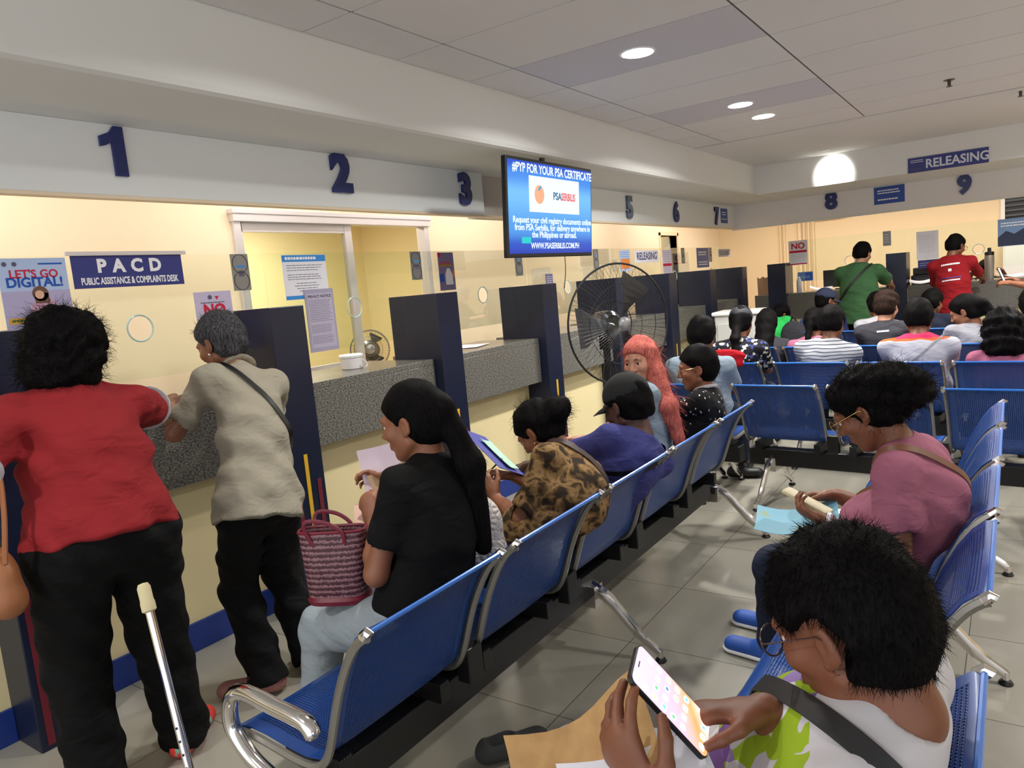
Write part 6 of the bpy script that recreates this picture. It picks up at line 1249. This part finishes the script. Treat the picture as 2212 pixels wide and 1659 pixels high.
# burgundy tote with papers, long-haired woman
def tote():
    m = mat('burgundy_woven_print', rgb(74, 26, 38), 0.55); N, L, b = nodes_of(m); tc = N.new('ShaderNodeTexCoord'); mp = N.new('ShaderNodeMapping'); mp.inputs['Rotation'].default_value = (0, 0, 0); w_ = N.new('ShaderNodeTexWave'); w_.wave_type = 'BANDS'; w_.bands_direction = 'Z'
    w_.wave_profile = 'SAW'; w_.inputs['Scale'].default_value = 18; w_.inputs['Distortion'].default_value = 3.0; w_.inputs['Detail Scale'].default_value = 9; cr = N.new('ShaderNodeValToRGB'); cr.color_ramp.elements[0].position = 0.45; cr.color_ramp.elements[0].color = rgb(66, 24, 36); cr.color_ramp.elements[1].position = 0.75; cr.color_ramp.elements[1].color = rgb(142, 104, 110)
    L.new(tc.outputs['Object'], mp.inputs[0]); L.new(mp.outputs[0], w_.inputs['Vector']); L.new(w_.outputs[0], cr.inputs[0]); L.new(cr.outputs[0], b.inputs['Base Color']); return m
t = empty('tote_bag', (-1.77, 1.50, 0.60), math.radians(28), 'burgundy patterned tote bag on the lap of the long-haired woman', 'bag'); MT = tote(); M_burg = mat('burgundy_leather', rgb(112, 20, 44), 0.45)
m = MB(); vs = []; fs = []; prof = [(0, 0.082, 0.045), (0.03, 0.092, 0.055), (0.15, 0.100, 0.050), (0.235, 0.108, 0.036)]
for z, a, b_ in prof:
    for k in range(20): q = 2*math.pi*k/20; ex = 0.55; vs.append((a*math.copysign(abs(math.cos(q))**ex, math.cos(q)), b_*math.copysign(abs(math.sin(q))**ex, math.sin(q)), z))
n = 20
for i in range(3): fs += [(i*n+k, i*n+(k+1) % n, (i+1)*n+(k+1) % n, (i+1)*n+k) for k in range(n)]
o0 = len(vs); vs += [(x*0.95, y*0.9, z-0.0) for x, y, z in vs[3*n:4*n]]+[(x*0.9, y*0.85, 0.02) for x, y, z in vs[0:n]]
fs += [(3*n+k, 3*n+(k+1) % n, o0+(k+1) % n, o0+k) for k in range(n)]+[(o0+k, o0+(k+1) % n, o0+n+(k+1) % n, o0+n+k) for k in range(n)]+[tuple(range(n))[::-1], tuple(range(o0+n, o0+2*n))]
m.add(vs, fs); m.build('bag_body', MT, t, smooth=True)
m = MB(); m.tube([(a_*1.02, b_*1.04, 0.015) for a_, b_, _ in vs[0:n]], 0.016, 6, close=True); m.build('base_band', M_burg, t, smooth=True)
MB().tube([(a_*1.0, b_*1.0, 0.232) for a_, b_, _ in vs[3*n:4*n]], 0.005, 6, close=True).build('rim_binding', M_burg, t, smooth=True)
for q in (-1, 1): MB().tube(pipe_pts([(-0.05, q*0.038, 0.19), (-0.072, q*0.045, 0.245), (-0.06, q*0.05, 0.275), (0.0, q*0.05, 0.268), (0.045, q*0.045, 0.235), (0.05, q*0.038, 0.19)], 5), 0.007, 6, up=(0, 1, 0), flat=0.6).build('bag_handle', M_burg, t, smooth=True)
o = sheet('paper_sheet', (0, 0, 0), (0, 0, 0), 0.155, 0.165, mat('pinkish_white_paper', rgb(222, 206, 220), 0.8), 'pinkish white form held up by the long-haired woman', 'paper', 0.03)
frame(o, (-1.815, 1.80, 0.945), (0.70, 0.70, 0.12), (-0.30, 0.10, 0.95), Vector((0.70, 0.70, 0.12)).cross(Vector((-0.30, 0.10, 0.95))))
o = sheet('paper_sheet', (0, 0, 0), (0, 0, 0), 0.16, 0.15, mat('tan_backed_paper', rgb(186, 160, 128), 0.8), 'tan paper curling in front of the pinkish form', 'paper', 0.045)
frame(o, (-1.745, 1.79, 0.885), (0.72, 0.66, 0.30), (-0.42, 0.10, 0.90), Vector((0.72, 0.66, 0.30)).cross(Vector((-0.42, 0.10, 0.90))))
sheet('paper_folder', (-1.74, 1.70, 0.852), (0.2, -0.3, 0.7), 0.20, 0.14, mat('pale_peach_card', rgb(214, 176, 160), 0.7), 'peach card folder under the papers of the long-haired woman', 'folder', 0.01)
# clipboard with green slip
t = empty('clipboard', (0, 0, 0), 0, 'violet-blue folder board held up by the snakeskin blouse woman', 'folder'); frame(t, (-1.835, 2.475, 0.84), (0.05, 0.85, -0.40), (-0.83, 0.10, 0.53), Vector((0.05, 0.85, -0.40)).cross(Vector((-0.83, 0.10, 0.53))))
MB().box(-0.09, 0.09, -0.135, 0.165, -0.003, 0.0).build('board', mat('violet_blue_board', rgb(58, 62, 150), 0.5), t, bevel=0.001); MB().box(-0.075, 0.095, 0.02, 0.170, -0.006, -0.0035).build('white_backing_sheet', M_paper, t)
sl = sheet('green_slip', (0, 0, 0), (0, 0, 0), 0.075, 0.21, mat('pale_green_paper', rgb(172, 214, 190), 0.8), '', '', 0.006, parent=t); sl.location = (0.015, -0.01, 0.006); sl['label'] = 'pale green slip'
t = empty('pen', (0, 0, 0), 0, 'black pen in the right hand of the snakeskin blouse woman', 'pen'); frame(t, (-1.83, 2.44, 0.775), (1, 0, 0), (0, 1, 0), (0, 0, 1)); MB().tube([(-0.045, -0.01, -0.035), (0.05, 0.012, 0.05)], [0.002, 0.0045], 8).build('pen_barrel', M_black, t)
# white quilted handbag and plum bag on the near bench
F = Field(0.006); F.ell((0, 0, 0.125), (0.118, 0.060, 0.125), k=0.03); F.cone((-0.065, 0, 0.035), (0.065, 0, 0.035), 0.06, 0.06, 0.03)
t = empty('handbag', (-1.56, 1.925, 0.595), 0.9, 'white quilted handbag with blush strap between the two women on the bench', 'bag')
qm = mat('white_quilted_leather', rgb(214, 206, 200), 0.5); N, L, b = nodes_of(qm); v = N.new('ShaderNodeTexVoronoi'); v.inputs['Scale'].default_value = 40; v.feature = 'DISTANCE_TO_EDGE'; tcn = N.new('ShaderNodeTexCoord'); bpn = N.new('ShaderNodeBump'); bpn.inputs['Distance'].default_value = 0.01; L.new(tcn.outputs['Object'], v.inputs['Vector']); L.new(v.outputs[0], bpn.inputs['Height']); L.new(bpn.outputs[0], b.inputs['Normal'])
F.mesh('bag_body', qm, t); MB().tube(pipe_pts([(-0.07, 0.058, 0.02), (-0.055, 0.066, 0.12), (0.0, 0.05, 0.21), (0.06, 0.03, 0.22)], 5), 0.014, 6, up=(0, 1, 0), flat=0.35).build('bag_strap', mat('blush_leather', rgb(196, 164, 156), 0.5), t, smooth=True)
MB().box(0.00, 0.035, 0.058, 0.066, 0.09, 0.125).build('gold_badge', M_goldrim, t)
F = Field(0.009); F.ell((0, 0, 0.17), (0.15, 0.075, 0.17), k=0.03); F.cone((-0.08, 0, 0.05), (0.08, 0, 0.05), 0.07, 0.07, 0.04)
t = empty('backpack', (-1.82, 2.26, 0.43), 1.3, 'dark plum bag standing behind the white quilted handbag', 'bag'); F.mesh('bag_body', C_maroon, t); MB().tube(pipe_pts([(-0.03, 0.0, 0.32), (-0.02, 0, 0.37), (0.02, 0, 0.37), (0.03, 0, 0.32)], 4), 0.007, 6).build('grab_loop', M_leathdk, t, smooth=True)
# tan bag of the woman in red
F = Field(0.008); F.ell((0, 0, 0.09), (0.12, 0.06, 0.10), k=0.03); F.cone((-0.08, 0, 0.03), (0.08, 0, 0.03), 0.05, 0.05, 0.03)
t = empty('shoulder_bag', (-2.40, 0.79, 0.76), 0.1, 'tan leather shoulder bag hanging at the side of the woman in red', 'bag'); F.mesh('bag_body', mat('tan_leather', rgb(146, 92, 56), 0.5), t)
MB().tube(pipe_pts([(-0.10, 0, 0.14), (-0.11, 0.02, 0.24), (-0.06, 0.05, 0.34), (0.02, 0.06, 0.38), (0.08, 0.03, 0.28), (0.10, 0, 0.14)], 5), 0.007, 6).build('bag_strap', mat('tan_leather', rgb(146, 92, 56), 0.5), t, smooth=True)
# adjustable crutch standing near the bench end
t = empty('walking_crutch', (-1.62, 0.895, 0), 0, 'silver adjustable walking stick with a cream rubber tip, in front of the woman in red', 'walking stick')
A_, B_ = Vector((-0.28, 0.065, 0.835)), Vector((0, 0, 0.0)); D_ = (A_-B_).normalized(); MB().tube([B_, A_-D_*0.02], 0.0115, 14).build('tube', M_chrome, t, smooth=True)
MB().lathe([(0.0, 0.012), (0.012, 0.010), (0.0165, 0.0), (0.0165, -0.035), (0.018, -0.040), (0.018, -0.062), (0.013, -0.066)], A_, D_, 18).build('rubber_tip', mat('cream_rubber', rgb(202, 190, 150), 0.7), t, smooth=True)
m = MB(); e1 = D_.orthogonal().normalized()
MB().lathe([(0.015, 0), (0.015, 0.03)], B_+D_*0.0, D_, 14).build('rubber_tip', M_black, t)
side_ = Vector((0.55, -0.8, 0.2)); side_ = (side_-D_*side_.dot(D_)).normalized()
for k in range(12): m.lathe([(0.0035, 0.0), (0.0035, 0.0006)], B_+D_*(0.14+0.034*k)+side_*0.0113, side_, 8)
m.build('adjustment_hole', M_black, t)
# bags on the backs of rear sitters
F = Field(0.010); F.ell((0, 0, 0.12), (0.13, 0.07, 0.15), k=0.03)
t = empty('backpack', (-1.93, 8.10, 0.66), 0.2, 'grey backpack on the child in bright green', 'bag'); F.mesh('bag_body', C_dgrey, t); MB().tube(pipe_pts([(-0.03, 0.0, 0.26), (0, -0.01, 0.31), (0.03, 0, 0.26)], 4), 0.008, 6).build('grab_loop', M_black, t, smooth=True)
# stray shoes under the benches
def loose_shoe(loc, rz, m_, label, holes=False):
    t = empty('shoe', loc, rz, label, 'shoe'); F = Field(0.005); F.cone((0, -0.09, 0.038), (0, 0.085, 0.034), 0.040, 0.046, 0.03, (0, 0, 1), 0.8); F.cone((0, -0.085, 0.055), (0, -0.02, 0.06), 0.036, 0.036, 0.02); F.cone((0, -0.07, 0.075), (0, -0.02, 0.085), 0.026, 0.026, 0.01, sub=True); F.mesh('shoe_upper', m_, t, floor=0.004)
    if holes:
        m = MB()
        for i in range(3):
            for j in (-1, 0, 1): m.lathe([(0.005, 0), (0.005, 0.001)], (j*0.018, 0.04+i*0.02, 0.0665-0.004*i-abs(j)*0.003), (0, 0.1, 1), 8)
        m.build('vent_hole', M_black, t)
loose_shoe((-1.37, 1.80, 0), -0.6, mat('charcoal_foam', rgb(52, 54, 54), 0.8), 'charcoal clog with vent holes on the floor behind the near bench', True)
loose_shoe((-1.64, 5.28, 0), -1.2, M_shoeblk, 'black shoe on the floor by the corner of the two bench rows')

F = Field(0.008); F.ell((0, 0, 0.0), (0.16, 0.03, 0.055), k=0.03); F.cone((-0.11, 0, -0.06), (0.11, 0, -0.06), 0.028, 0.028, 0.03)
t = empty('cloth_bag', (-1.86, 5.645, 0.86), -0.08, 'bright red cloth bag over the seat back behind the woman with the braid', 'bag'); F.mesh('bag_body', cloth('bright_red_cloth', rgb(170, 20, 34)), t)
